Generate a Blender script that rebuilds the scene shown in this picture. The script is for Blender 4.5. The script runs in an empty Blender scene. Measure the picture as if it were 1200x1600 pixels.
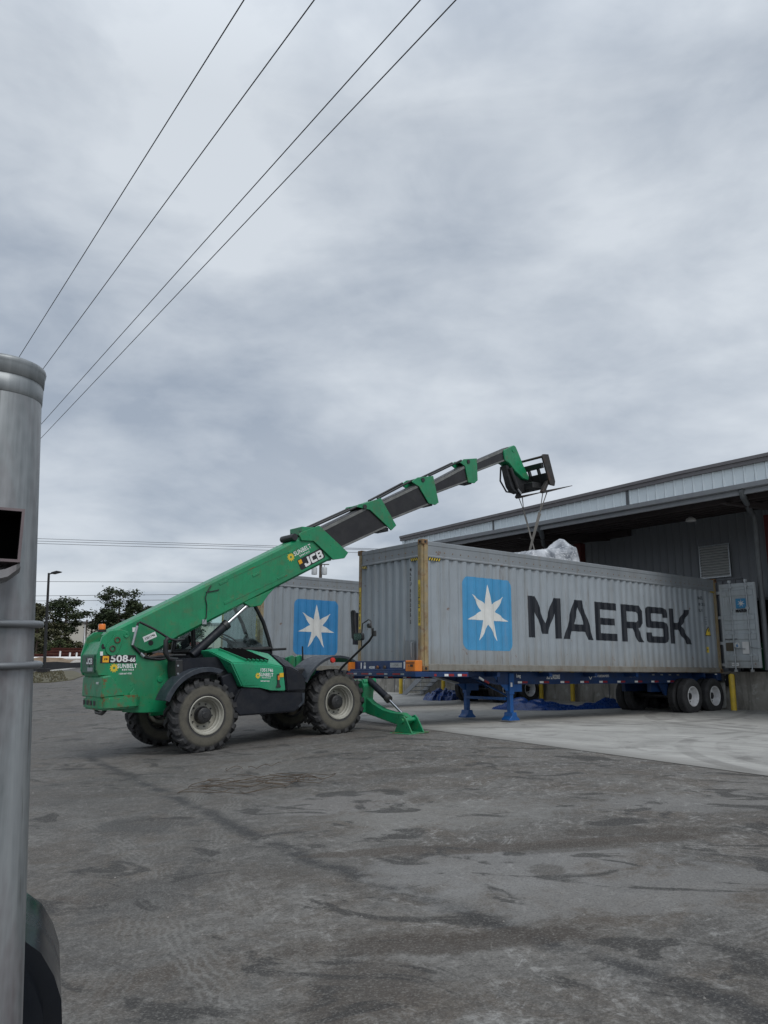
import bpy, bmesh, math, random
from mathutils import Vector, Matrix
from mathutils.geometry import tessellate_polygon
random.seed(7)
S = bpy.context.scene
COL = S.collection
R = math.radians

# ------------------------------------------------------------------ camera
cam_d = bpy.data.cameras.new("camera"); cam = bpy.data.objects.new("camera", cam_d); COL.objects.link(cam)
cam.location = (0, 0, 1.25)
PITCH, ROLL = 0.19858764, 0.00500591
cam.rotation_mode = 'QUATERNION'
cam.rotation_quaternion = (Matrix.Rotation(math.pi/2 + PITCH, 3, 'X') @ Matrix.Rotation(ROLL, 3, 'Z')).to_quaternion()
cam_d.sensor_fit = 'VERTICAL'; cam_d.sensor_height = 32.0; cam_d.lens = 32.0*1238/1600
cam_d.clip_start = 0.05; cam_d.clip_end = 5000
cam_d.dof.use_dof = False
S.camera = cam
S.render.resolution_x, S.render.resolution_y = 768, 1024

# ------------------------------------------------------------------ light
SUN_EL, SUN_AZ = 52.0, 150.0        # azimuth clockwise from +Y (view direction)
sd = bpy.data.lights.new("sun", 'SUN'); sun = bpy.data.objects.new("sun", sd); COL.objects.link(sun)
sd.energy = 1.2; sd.angle = R(32); sd.color = (1.0, 0.985, 0.96)
az, el = R(SUN_AZ), R(SUN_EL)
sv = Vector((math.sin(az)*math.cos(el), math.cos(az)*math.cos(el), math.sin(el)))
sun.rotation_mode = 'QUATERNION'; sun.rotation_quaternion = sv.to_track_quat('Z', 'Y')
sun.location = (20, -30, 60)
S.view_settings.view_transform = 'Standard'; S.view_settings.look = 'None'
S.view_settings.exposure = 0.22; S.view_settings.gamma = 1; S.view_settings.use_curve_mapping = False

# ------------------------------------------------------------------ node helper
class NT:
    def __init__(s, tree): s.t = tree; s.n = tree.nodes; s.l = tree.links
    def new(s, typ, **k):
        n = s.n.new(typ)
        for a, b in k.items(): setattr(n, a, b)
        return n
    def put(s, sock, v):
        if hasattr(v, 'is_output'): s.l.new(v, sock)
        else:
            if isinstance(v, (tuple, list)) and len(v) == 3 and sock.type == 'RGBA': v = (*v, 1)
            sock.default_value = v
    def coord(s, k='Object'): return s.new('ShaderNodeTexCoord').outputs[k]
    def map(s, v, loc=(0,0,0), rot=(0,0,0), sc=(1,1,1)):
        if any(rot) and sc != (1, 1, 1):          # turn first, then stretch along the turned axes
            v = s.map(v, (0, 0, 0), rot); rot = (0, 0, 0)
        n = s.new('ShaderNodeMapping'); s.put(n.inputs[0], v)
        n.inputs[1].default_value = loc; n.inputs[2].default_value = rot; n.inputs[3].default_value = sc
        return n.outputs[0]
    def noise(s, v, sc=5, det=4, ro=.55, dist=0, out=0):
        n = s.new('ShaderNodeTexNoise'); s.put(n.inputs['Vector'], v)
        n.inputs['Scale'].default_value = sc; n.inputs['Detail'].default_value = det
        n.inputs['Roughness'].default_value = ro; n.inputs['Distortion'].default_value = dist
        return n.outputs[out]
    def voro(s, v, sc=5, feat='F1', out=0):
        n = s.new('ShaderNodeTexVoronoi', feature=feat); s.put(n.inputs['Vector'], v); n.inputs['Scale'].default_value = sc
        return n.outputs[out]
    def rng(s, v, a, b, c=0, d=1):
        n = s.new('ShaderNodeMapRange'); s.put(n.inputs[0], v)
        for i, x in enumerate((a, b, c, d)): n.inputs[i+1].default_value = x
        return n.outputs[0]
    def m(s, op, a, b=0, c=None):
        n = s.new('ShaderNodeMath', operation=op); s.put(n.inputs[0], a); s.put(n.inputs[1], b)
        if c is not None: s.put(n.inputs[2], c)
        return n.outputs[0]
    def mix(s, f, a, b, mode='MIX'):
        n = s.new('ShaderNodeMix', data_type='RGBA', blend_type=mode)
        s.put(n.inputs[0], f); s.put(n.inputs[6], a); s.put(n.inputs[7], b)
        return n.outputs[2]
    def sep(s, v):
        n = s.new('ShaderNodeSeparateXYZ'); s.put(n.inputs[0], v); return n.outputs
    def comb(s, x, y, z):
        n = s.new('ShaderNodeCombineXYZ')
        for i, q in enumerate((x, y, z)): s.put(n.inputs[i], q)
        return n.outputs[0]
    def bump(s, h, st=.3, d=.01):
        n = s.new('ShaderNodeBump'); s.put(n.inputs['Height'], h)
        n.inputs['Strength'].default_value = st; n.inputs['Distance'].default_value = d
        return n.outputs[0]

# ------------------------------------------------------------------ sky (overcast, procedural cloud deck)
W = bpy.data.worlds.new("World"); S.world = W; W.use_nodes = True
w = NT(W.node_tree); w.n.clear()
out = w.new('ShaderNodeOutputWorld'); bg = w.new('ShaderNodeBackground'); w.l.new(bg.outputs[0], out.inputs[0])
sky = w.new('ShaderNodeTexSky', sky_type='NISHITA'); sky.sun_disc = False
sky.sun_elevation = R(SUN_EL); sky.sun_rotation = R(SUN_AZ)
d = w.coord('Generated'); X, Y, Z = w.sep(d)
den = w.m('ADD', w.m('MAXIMUM', Z, 0.0), 0.26)
p = w.comb(w.m('DIVIDE', X, den), w.m('DIVIDE', Y, den), 0)
big = w.noise(w.map(p, loc=(3.1, 1.7, 0), rot=(0, 0, .35), sc=(.62, .85, 1)), 1.0, 4, .48, .35)
mid = w.noise(w.map(p, loc=(7.3, 4.9, 2), rot=(0, 0, -.2), sc=(.8, .95, 1)), 1.9, 6, .52, .5)
fine = w.noise(w.map(p, loc=(1.3, .9, 5)), 5.5, 6, .6, .3)
puf = w.noise(w.map(d, loc=(2.2, .4, 1.1), sc=(1, 1, 1.9)), 2.1, 5, .52, .45); puf2 = w.noise(w.map(d, loc=(.2, 3.4, 2.1), sc=(1, 1, 2.2)), 5.2, 5, .55, .4)
cl = w.m('ADD', w.m('ADD', w.m('MULTIPLY', big, .24), w.m('MULTIPLY', puf, .34)), w.m('ADD', w.m('MULTIPLY', mid, .16), w.m('ADD', w.m('MULTIPLY', puf2, .17), w.m('MULTIPLY', fine, .09))))
cl = w.rng(cl, .425, .575)
c1 = w.mix(cl, (3.5, 4.05, 4.85), (6.9, 7.4, 7.95))
low = w.rng(Z, .02, .34, 1, 0)                 # pale band of thinner cloud low over the horizon
band = w.m('MULTIPLY', w.m('MULTIPLY', low, w.rng(Z, -.02, .12, .1, 1)), w.rng(mid, .38, .58, .25, 1))
c2 = w.mix(w.m('MULTIPLY', band, .72), c1, (7.9, 8.25, 8.7))
haz = w.rng(Z, 0, .1, .65, 0)
c3 = w.mix(haz, c2, (5.0, 5.8, 7.0))
zen = w.rng(Z, .62, 1.0, 1.0, 1.75)            # an overcast sky grows brighter towards the zenith
n = w.new('ShaderNodeVectorMath', operation='SCALE'); w.put(n.inputs[0], c3); w.put(n.inputs['Scale'], zen)
fin = w.mix(.10, n.outputs[0], sky.outputs[0])
w.put(bg.inputs[0], fin); bg.inputs[1].default_value = 0.088

# ------------------------------------------------------------------ mesh helpers
def prop(o, label=None, cat=None, group=None, kind=None):
    if label: o['label'] = label
    if cat: o['category'] = cat
    if group: o['group'] = group
    if kind: o['kind'] = kind
    return o
def empty(name, loc=(0,0,0), rot=(0,0,0), label=None, cat=None, group=None):
    o = bpy.data.objects.new(name, None); COL.objects.link(o)
    o.location = loc; o.rotation_euler = rot; o.empty_display_size = .3
    return prop(o, label, cat, group)
class MB:
    def __init__(s): s.v = []; s.f = []
    def add(s, vs, fs):
        k = len(s.v); s.v += [tuple(q) for q in vs]; s.f += [tuple(i+k for i in f) for f in fs]; return s
    def box(s, c, d, M=None):
        x, y, z = d[0]/2, d[1]/2, d[2]/2
        vs = [Vector((a*x, b*y, e*z)) for a in (-1,1) for b in (-1,1) for e in (-1,1)]
        if M is not None: vs = [M @ q for q in vs]
        vs = [q + Vector(c) for q in vs]
        return s.add(vs, [(0,1,3,2),(4,6,7,5),(0,4,5,1),(2,3,7,6),(0,2,6,4),(1,5,7,3)])
    def bb(s, a, b): return s.box([(a[i]+b[i])/2 for i in range(3)], [abs(b[i]-a[i]) for i in range(3)])
    def prism(s, poly, ax, a, b):
        """poly of 2-D points in the two other axes, extruded along axis ax from a to b"""
        def P(q, t):
            r = list(q); r.insert(ax, t); return Vector(r)
        n = len(poly); vs = [P(q, a) for q in poly] + [P(q, b) for q in poly]
        fs = [(i, (i+1) % n, n+(i+1) % n, n+i) for i in range(n)]
        tris = tessellate_polygon([[Vector((q[0], q[1], 0)) for q in poly]])
        for t in tris: fs.append(tuple(t)); fs.append(tuple(n+i for i in reversed(t)))
        return s.add(vs, fs)
    def tube(s, pts, r, seg=8, closed=False, cap=True, r2=None):
        pts = [Vector(q) for q in pts]; n = len(pts); base = len(s.v); up = None
        for i, q in enumerate(pts):
            if closed: t = pts[(i+1) % n] - pts[i-1]
            else: t = pts[min(i+1, n-1)] - pts[max(i-1, 0)]
            t.normalize()
            if up is None:
                up = Vector((0,0,1)) if abs(t.z) < .9 else Vector((1,0,0))
            u = (up - t*up.dot(t)); u.normalize(); v = t.cross(u); up = u
            rr = r if r2 is None else r + (r2-r)*i/max(n-1, 1)
            for k in range(seg):
                a = 2*math.pi*k/seg; s.v.append(tuple(q + u*math.cos(a)*rr + v*math.sin(a)*rr))
        m = n if closed else n-1
        for i in range(m):
            for k in range(seg):
                a, b = base+i*seg, base+((i+1) % n)*seg; k2 = (k+1) % seg
                s.f.append((a+k, a+k2, b+k2, b+k))
        if cap and not closed:
            s.f.append(tuple(base+k for k in reversed(range(seg)))); s.f.append(tuple(base+(n-1)*seg+k for k in range(seg)))
        return s
    def lathe(s, prof, c=(0,0,0), ax=1, seg=32, closed=False):
        """prof: (radius, position along axis)"""
        base = len(s.v); n = len(prof)
        for i in range(seg):
            a = 2*math.pi*i/seg; ca, sa = math.cos(a), math.sin(a)
            for r, h in prof:
                q = [r*ca, r*sa]; q.insert(ax, h); s.v.append(tuple(q[j]+c[j] for j in range(3)))
        for i in range(seg):
            for j in range(n if closed else n-1):
                a, b = base+i*n, base+((i+1) % seg)*n; j2 = (j+1) % n
                s.f.append((a+j, b+j, b+j2, a+j2))
        return s
    def build(s, name, mat, par=None, bevel=0, smooth=None, seg=1):
        me = bpy.data.meshes.new(name); me.from_pydata(s.v, [], s.f)
        bm = bmesh.new(); bm.from_mesh(me); bmesh.ops.recalc_face_normals(bm, faces=bm.faces)
        if bevel:
            ed = [e for e in bm.edges if len(e.link_faces) == 2 and e.calc_face_angle(0) > .5]
            bmesh.ops.bevel(bm, geom=ed, offset=bevel, segments=seg, affect='EDGES', clamp_overlap=True)
        bm.to_mesh(me); bm.free()
        for mm in (mat if isinstance(mat, (list, tuple)) else [mat]): me.materials.append(mm)
        if smooth is not None:
            me.shade_smooth(); me.set_sharp_from_angle(angle=R(smooth))
        o = bpy.data.objects.new(name, me); COL.objects.link(o)
        if par: o.parent = par
        return o
def kids(o): return [c for c in bpy.data.objects if c.parent == o]
def copy_tree(o, par=None):
    c = o.copy(); COL.objects.link(c)
    if par: c.parent = par
    for ch in kids(o): copy_tree(ch, c)
    return c
def arc(c, r, a0, a1, n):
    return [(c[0]+r*math.cos(a0+(a1-a0)*i/n), c[1]+r*math.sin(a0+(a1-a0)*i/n)) for i in range(n+1)]
def rrect(x0, z0, x1, z1, r, n=5):
    return (arc((x1-r, z0+r), r, -math.pi/2, 0, n) + arc((x1-r, z1-r), r, 0, math.pi/2, n)
            + arc((x0+r, z1-r), r, math.pi/2, math.pi, n) + arc((x0+r, z0+r), r, math.pi, 1.5*math.pi, n))
def flat_bm(polys):
    """polys: list of [outer, hole, ...] of 2-D points -> bmesh in the (x, z) plane"""
    bm = bmesh.new()
    for loops in polys:
        L = [[Vector((q[0], q[1], 0)) for q in lp] for lp in loops]
        vs = [bm.verts.new((q.x, 0, q.y)) for lp in L for q in lp]
        for t in tessellate_polygon(L):
            try: bm.faces.new([vs[i] for i in t])
            except ValueError: pass
    return bm
def text_bm(body, size, bold=0.0, align='CENTER', spacing=1.0, lead=1.0, xs=1.0):
    cu = bpy.data.curves.new('t', 'FONT'); cu.body = body; cu.size = size; cu.offset = bold
    cu.align_x = align; cu.align_y = 'CENTER'; cu.space_character = spacing; cu.space_line = lead; cu.resolution_u = 3
    o = bpy.data.objects.new('t', cu); COL.objects.link(o)
    dg = bpy.context.evaluated_depsgraph_get(); me = bpy.data.meshes.new_from_object(o.evaluated_get(dg))
    bm = bmesh.new(); bm.from_mesh(me)
    for v in bm.verts: v.co = Vector((v.co.x*xs, 0, v.co.y))
    bpy.data.objects.remove(o); bpy.data.curves.remove(cu); bpy.data.meshes.remove(me)
    return bm
def drape(bm, name, mat, par, fy, breaks=(), loc=(0, 0), rot=0.0, post=None):
    """lay a flat bmesh (x, z) on the surface y = fy(x), cut at the surface's folds"""
    cr, sr = math.cos(rot), math.sin(rot)
    for v in bm.verts:
        x, z = v.co.x, v.co.z; v.co = Vector((x*cr - z*sr + loc[0], 0, x*sr + z*cr + loc[1]))
    if bm.verts:
        x0, x1 = min(v.co.x for v in bm.verts), max(v.co.x for v in bm.verts)
        for b in breaks:
            if x0 < b < x1:
                bmesh.ops.bisect_plane(bm, geom=bm.verts[:]+bm.edges[:]+bm.faces[:], plane_co=(b, 0, 0), plane_no=(1, 0, 0), dist=1e-5)
    for v in bm.verts: v.co.y = fy(v.co.x)
    if post:
        for v in bm.verts: v.co = Vector(post(v.co))
    bmesh.ops.recalc_face_normals(bm, faces=bm.faces)
    me = bpy.data.meshes.new(name); bm.to_mesh(me); bm.free(); me.materials.append(mat)
    o = bpy.data.objects.new(name, me); COL.objects.link(o); o.parent = par
    return o

# ------------------------------------------------------------------ materials
def mat(name, col, rough=.6, metal=0., var=.12, vs=4, dirt=None, dirt_amt=0., dirt_s=2.5, streak=0., bump=0., bs=60, rust=0., rust_s=3., spec=.5, coat=0.):
    m = bpy.data.materials.new(name); m.use_nodes = True; t = NT(m.node_tree)
    b = t.n['Principled BSDF']; v = t.coord()
    c = tuple(col)
    nz = t.noise(v, vs, 5, .6)
    lo = tuple(q*(1-var) for q in c); hi = tuple(min(1, q*(1+var)) for q in c)
    cc = t.mix(t.rng(nz, .3, .7), lo, hi)
    if dirt is not None:
        dn = t.noise(v, dirt_s, 6, .65, .3)
        cc = t.mix(t.m('MULTIPLY', t.rng(dn, .42, .7), dirt_amt), cc, dirt)
    if streak:
        sn = t.noise(t.map(v, sc=(6, 6, .35)), 3.2, 5, .6)
        cc = t.mix(t.m('MULTIPLY', t.rng(sn, .48, .72), streak), cc, tuple(q*.42 for q in (c[0]*1.05, c[1], c[2]*.85)))
    if rust:
        rn = t.noise(v, rust_s, 8, .7, .4)
        cc = t.mix(t.m('MULTIPLY', t.rng(rn, .53, .62), rust), cc, t.mix(t.noise(v, 25, 3), (.10, .035, .012), (.26, .10, .03)))
    t.put(b.inputs['Base Color'], cc)
    rr = t.rng(t.noise(v, vs*3, 4), .3, .7, max(.02, rough-.1), min(1, rough+.1)); t.put(b.inputs['Roughness'], rr)
    b.inputs['Metallic'].default_value = metal; b.inputs['Specular IOR Level'].default_value = spec
    b.inputs['Coat Weight'].default_value = coat
    if bump: t.put(b.inputs['Normal'], t.bump(t.noise(v, bs, 4, .6), bump, .01))
    return m
GREEN = mat('green_paint', (.008, .235, .098), .36, var=.10, dirt=(.05, .12, .07), dirt_amt=.45, dirt_s=1.8, streak=.22, rust=.18, rust_s=5)
GREENW = mat('green_paint_scuffed', (.012, .225, .095), .42, var=.12, dirt=(.10, .13, .09), dirt_amt=.55, dirt_s=5, rust=.9, rust_s=4.2)
HOODG = mat('green_hood', (.016, .29, .14), .33, var=.06, dirt=(.07, .15, .10), dirt_amt=.3)
BLACKP = mat('black_plastic', (.008, .010, .016), .5, var=.2, dirt=(.035, .035, .037), dirt_amt=.5, dirt_s=3.5, streak=.1, spec=.3)
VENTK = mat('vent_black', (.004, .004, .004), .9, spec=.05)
BLACK = mat('black_steel', (.015, .016, .018), .45, var=.2, dirt=(.06, .055, .05), dirt_amt=.4)
FENDER = mat('fender_plastic', (.020, .027, .038), .42, var=.15, dirt=(.07, .078, .088), dirt_amt=.5, dirt_s=6)
BOOMK = mat('boom_dark', (.012, .011, .013), .45, var=.25, dirt=(.045, .044, .04), dirt_amt=.35, dirt_s=3)
BOOMS = mat('boom_edge', (.20, .20, .19), .4, .3, var=.25, dirt=(.06, .06, .05), dirt_amt=.5)
CHROME = mat('chrome', (.50, .51, .53), .2, 1, var=.03)
STEEL = mat('galvanised', (.42, .45, .47), .42, .75, var=.16, vs=14, dirt=(.30, .31, .31), dirt_amt=.5)
DARKR = mat('dark_worn_steel', (.035, .032, .031), .6, .2, var=.3, rust=.25, dirt=(.07, .055, .045), dirt_amt=.5)
RUSTY = mat('rusty_steel', (.09, .065, .05), .75, .2, var=.3, rust=.8, dirt=(.05, .045, .04), dirt_amt=.6)
RIM = mat('rim_grey', (.37, .36, .31), .5, var=.12, dirt=(.18, .165, .13), dirt_amt=.6, dirt_s=4)
WHITE = mat('white_paint', (.80, .80, .79), .45, var=.05, dirt=(.5, .48, .44), dirt_amt=.3)
WHITER = mat('white_wheel', (.72, .72, .73), .4, var=.07, dirt=(.35, .33, .30), dirt_amt=.45, dirt_s=7)
YEL = mat('yellow_decal', (.66, .48, .04), .5, var=.05)
YELP = mat('yellow_bollard_paint', (.62, .43, .035), .55, var=.12, dirt=(.25, .19, .08), dirt_amt=.5, streak=.3)
AMBER = mat('amber_plastic', (.82, .20, .015), .25, var=.08, coat=.4)
ORANGE = mat('orange_paint', (.75, .21, .02), .5, var=.1, dirt=(.35, .14, .05), dirt_amt=.5)
DECALK = mat('decal_black', (.012, .012, .014), .4, var=.1)
DECALW = mat('decal_white', (.74, .75, .74), .5, var=.05)
BLUEC = mat('chassis_blue', (.004, .034, .125), .45, var=.2, dirt=(.03, .034, .05), dirt_amt=.5, streak=.2)
BLUEL = mat('leg_blue', (.008, .088, .30), .45, var=.15, dirt=(.03, .05, .10), dirt_amt=.4)
BLUET = mat('tarp_blue', (.006, .036, .165), .3, var=.3, vs=8, dirt=(.018, .045, .13), dirt_amt=.5, bump=.4, bs=9)
REDR = mat('reflector_red', (.28, .02, .025), .35, var=.1)
REDL = mat('red_lens', (.55, .03, .02), .3, var=.1)
MIRROR = mat('mirror_glass', (.30, .38, .36), .08, 1, var=.05)
def tyre_mat(name, wall, base=(.022, .022, .023)):
    m = bpy.data.materials.new(name); m.use_nodes = True; t = NT(m.node_tree); b = t.n['Principled BSDF']
    v = t.coord(); x, y, z = t.sep(v)
    rad = t.m('SQRT', t.m('ADD', t.m('MULTIPLY', x, x), t.m('MULTIPLY', z, z)))
    nz = t.noise(v, 5, 6, .65); fn = t.noise(v, 40, 4, .6)
    c = t.mix(t.rng(nz, .35, .7), base, tuple(q*2.2 for q in base))
    if wall:
        ring = t.m('MULTIPLY', t.rng(rad, .36, .40), t.rng(rad, .555, .50))
        c = t.mix(t.m('MULTIPLY', ring, t.rng(nz, .25, .55, .45, .95)), c, t.mix(fn, (.085, .078, .060), (.14, .128, .10)))
        c = t.mix(t.m('MULTIPLY', t.rng(nz, .54, .68), .35), c, (.09, .084, .072))
    t.put(b.inputs['Base Color'], c); b.inputs['Roughness'].default_value = .82
    t.put(b.inputs['Normal'], t.bump(fn, .3, .01))
    return m
TYREM = tyre_mat('muddy_tyre', True); TYRET = tyre_mat('road_tyre', False)
def glass(name, col=(.75, .85, .83), alpha=.16):
    m = bpy.data.materials.new(name); m.use_nodes = True; t = NT(m.node_tree); t.n.clear()
    o = t.new('ShaderNodeOutputMaterial'); mx = t.new('ShaderNodeMixShader'); tr = t.new('ShaderNodeBsdfTransparent'); gl = t.new('ShaderNodeBsdfGlossy')
    tr.inputs[0].default_value = (*col, 1); gl.inputs['Roughness'].default_value = .06; gl.inputs[0].default_value = (.8, .85, .85, 1)
    fr = t.new('ShaderNodeFresnel'); fr.inputs[0].default_value = 1.45
    nz = t.noise(t.coord(), 6, 4)
    t.put(mx.inputs[0], t.m('ADD', t.m('MULTIPLY', fr.outputs[0], .45), t.rng(nz, .3, .8, .01, alpha)))
    t.l.new(tr.outputs[0], mx.inputs[1]); t.l.new(gl.outputs[0], mx.inputs[2]); t.l.new(mx.outputs[0], o.inputs[0])
    return m
GLASS = glass('cab_glass', (.86, .93, .91), .05)
def container_mat(name, base, stain=.5, zlow=1.42):
    """weathered grey container paint: soft fading, grime near the bottom rail, fine drips, chips of rust"""
    m = bpy.data.materials.new(name); m.use_nodes = True; t = NT(m.node_tree); b = t.n['Principled BSDF']
    v = t.coord(); x, y, z = t.sep(v)
    n1 = t.noise(v, 1.1, 5, .6); n2 = t.noise(t.map(v, sc=(1, 1, .08)), 7, 5, .65); n3 = t.noise(v, 30, 4, .6)
    c = t.mix(t.rng(n1, .3, .7), tuple(q*.90 for q in base), tuple(q*1.08 for q in base))
    c = t.mix(t.m('MULTIPLY', t.rng(n2, .5, .75), .28*stain*2), c, (.17, .15, .12))
    gr = t.m('MULTIPLY', t.rng(z, zlow+.45, zlow, 0, 1), t.rng(n2, .3, .65, .25, 1))
    c = t.mix(t.m('MULTIPLY', gr, .55), c, (.19, .165, .125))
    ru = t.rng(t.noise(v, 3.3, 8, .72, .3), .635, .68)
    c = t.mix(t.m('MULTIPLY', ru, .8), c, t.mix(n3, (.09, .035, .015), (.22, .10, .04)))
    dr = t.m('MULTIPLY', t.rng(t.noise(t.map(v, sc=(1, 1, .05)), 19, 3, .5), .62, .70), t.rng(t.noise(v, 1.7, 3), .5, .6))
    c = t.mix(t.m('MULTIPLY', dr, .55), c, (.14, .085, .045))
    t.put(b.inputs['Base Color'], c)
    t.put(b.inputs['Roughness'], t.rng(n1, .3, .7, .48, .65))
    t.put(b.inputs['Normal'], t.bump(t.noise(v, 5, 3), .25, .012))
    return m
CONTDR = container_mat('container_door_grey', (.46, .50, .52), .5)
CONT = container_mat('container_grey', (.285, .318, .345), .8)
CONTR = container_mat('container_rail', (.225, .245, .262), .8)
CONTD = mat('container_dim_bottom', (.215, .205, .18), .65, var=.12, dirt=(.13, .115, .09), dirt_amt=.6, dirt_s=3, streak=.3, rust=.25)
POSTM = mat('container_corner_post', (.30, .225, .115), .65, var=.18, vs=6, dirt=(.25, .235, .19), dirt_amt=.85, dirt_s=4, streak=.55, rust=.55, rust_s=5)
CAST = mat('corner_casting', (.20, .12, .055), .75, var=.3, rust=1, rust_s=7)
def paint_over(name, col, wear=.5):
    m = bpy.data.materials.new(name); m.use_nodes = True; t = NT(m.node_tree); b = t.n['Principled BSDF']; v = t.coord()
    n1 = t.noise(v, 1.6, 6, .65); n2 = t.noise(t.map(v, sc=(1, 1, .1)), 9, 5, .65); n3 = t.noise(v, 45, 4, .7)
    c = t.mix(t.rng(n1, .3, .7), tuple(q*.85 for q in col), tuple(min(1, q*1.12) for q in col))
    c = t.mix(t.m('MULTIPLY', t.rng(n2, .5, .75), .25*wear*2), c, (.22, .22, .21))
    c = t.mix(t.m('MULTIPLY', t.m('MULTIPLY', t.rng(n3, .6, .7), t.rng(n1, .5, .65)), wear), c, (.36, .39, .41))
    t.put(b.inputs['Base Color'], c); b.inputs['Roughness'].default_value = .55
    return m
LOGOB = paint_over('logo_blue', (.055, .27, .50), .5)
LOGOB2 = paint_over('logo_blue_deep', (.035, .22, .47), .2)
LOGOW = paint_over('logo_white', (.70, .70, .67), .35)
LETK = paint_over('letter_black', (.008, .011, .018), .12)

# ------------------------------------------------------------------ site geometry
CX, CY, CYAW = 0.8579984, 17.4082387, 0.66154363
CA, SA = math.cos(CYAW), math.sin(CYAW)
def K(s, t, z=0): return Vector((CX + s*CA - t*SA, CY + s*SA + t*CA, z))
def toK(x, y): return ((x-CX)*CA + (y-CY)*SA, -(x-CX)*SA + (y-CY)*CA)
def ss(a, b, t):
    t = min(1, max(0, (t-a)/(b-a))); return t*t*(3-2*t)
def zg(x, y):
    d_ = (x-1.0)*-.899 + (y-18.1)*-.438
    z = .06 - .44*ss(.6, 9.5, d_)
    ks, kt = toK(x, y)
    z += ss(8, 13, ks)*(.09 + .008*min(25, max(-15, kt)))
    if y > 0: z += ss(.18, .36, -x/max(y, 1))*1.15*ss(18, 62, y)
    return z

def asphalt_mat():
    m = bpy.data.materials.new('asphalt'); m.use_nodes = True; t = NT(m.node_tree); b = t.n['Principled BSDF']
    v = t.coord(); x, y, z = t.sep(v)
    def lines(a, sc, seed): return t.noise(t.map(v, loc=(seed, seed*.7, 0), rot=(0, 0, a), sc=(.30, 2.6, 1)), sc, 6, .78, .25)
    blot = t.noise(t.map(v, loc=(4, 2, 0)), .42, 6, .62, .8); blot2 = t.noise(t.map(v, loc=(9, 5, 0)), 1.5, 8, .70, .7)
    mott = t.noise(t.map(v, loc=(1, 6, 0)), 5.5, 6, .72, .4); mott2 = t.noise(v, 17, 5, .7, .3)
    grain = t.noise(v, 70, 4, .8); grit = t.voro(v, 160); agg = t.sep(t.voro(v, 95, out=1))[0]
    c = t.mix(t.rng(blot, .34, .66), (.074, .068, .061), (.178, .169, .155))
    c = t.mix(t.m('MULTIPLY', t.rng(blot2, .44, .62), .85), c, (.104, .085, .067))        # brown dust film
    lf = t.m('MULTIPLY', t.rng(x, .8, -2.6), t.rng(t.noise(t.map(v, loc=(5, 5, 0)), .6, 4), .35, .6))
    c = t.mix(t.m('MULTIPLY', lf, .55), c, (.080, .077, .073))
    # pale scraped streaks in several directions, gathered into patches
    for a, sc, sd_, th in ((-1.82, 4.2, 3, .53), (-1.18, 5.4, 11, .54), (-2.25, 5.0, 23, .54), (-.75, 6.2, 31, .55), (-1.5, 7.5, 47, .55), (-.1, 5.0, 53, .56)):
        ln = t.m('MULTIPLY', t.rng(lines(a, sc, sd_), th, th+.09), t.m('MULTIPLY', t.rng(mott2, .42, .56, .05, 1), t.rng(mott, .40, .56, .2, 1)))
        pm = t.rng(t.noise(t.map(v, loc=(sd_*1.3, sd_, 0)), .75, 5, .6, .6), .45, .56)
        right = t.rng(t.m('ADD', x, t.m('MULTIPLY', y, -.05)), -2.6, .3, .25, 1)
        c = t.mix(t.m('MULTIPLY', t.m('MULTIPLY', ln, pm), t.m('MULTIPLY', right, t.rng(y, 4.5, 8.0, .7, .95))), c, (.33, .322, .305))
    c = t.mix(t.rng(mott, .34, .52, .42, 0), c, (.055, .052, .049))
    c = t.mix(t.rng(mott, .52, .70, 0, .30), c, (.215, .205, .19))
    c = t.mix(t.rng(mott2, .36, .50, .38, 0), c, (.058, .055, .052))
    c = t.mix(t.rng(mott2, .54, .68, 0, .26), c, (.235, .23, .215))
    # tyre tracks: broken arcs of brown dust and of pale scraped rubber
    def track(cx, cy, r, wd, col, amt, ph, tread=False):
        dx, dy = t.m('SUBTRACT', x, cx), t.m('SUBTRACT', y, cy)
        rr = t.m('SQRT', t.m('ADD', t.m('MULTIPLY', dx, dx), t.m('MULTIPLY', dy, dy)))
        off = t.m('SUBTRACT', t.m('ADD', rr, t.m('MULTIPLY', blot2, .30)), r+.15)
        mk = t.rng(t.m('ADD', t.m('ABSOLUTE', off), t.m('MULTIPLY', mott, wd*1.1)), wd*1.5, wd*1.05)
        if tread:
            an = t.m('ARCTAN2', dy, dx)
            lug = t.m('SINE', t.m('ADD', t.m('ADD', t.m('MULTIPLY', an, r*2*math.pi/.15), t.m('MULTIPLY', off, 13)), t.m('MULTIPLY', mott, 5)))
            mk = t.m('MULTIPLY', mk, t.rng(lug, -.7, .7, .55, 1))
        else:
            ln = t.m('SINE', t.m('ADD', t.m('MULTIPLY', off, 120), t.m('MULTIPLY', mott2, 1.6))); mk = t.m('MULTIPLY', mk, t.rng(ln, -.2, .9, .1, 1))
        mk = t.m('MULTIPLY', mk, t.rng(t.noise(t.map(v, loc=(ph, ph*2, 0)), 1.3, 6, .65), .40, .58))
        return t.mix(t.m('MULTIPLY', mk, amt), c, col)
    c = track(3.2, -6.0, 13.2, .20, (.066, .052, .041), .75, 4, True)
    c = track(3.0, -6.9, 12.2, .24, (.074, .059, .046), .75, 9, True)
    c = track(9.5, 10.0, 11.75, .17, (.21, .205, .19), .55, 14)
    c = track(9.5, 10.0, 11.25, .13, (.20, .195, .18), .5, 17)
    c = track(-2.2, 22.0, 11.5, .22, (.062, .053, .045), .7, 21, True)
    c = track(-9, 4, 7.6, .18, (.20, .195, .18), .45, 28)
    c = track(14, 24, 21, .2, (.21, .20, .185), .5, 33)
    c = track(6, -4, 9.6, .2, (.20, .195, .185), .5, 37)
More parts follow.
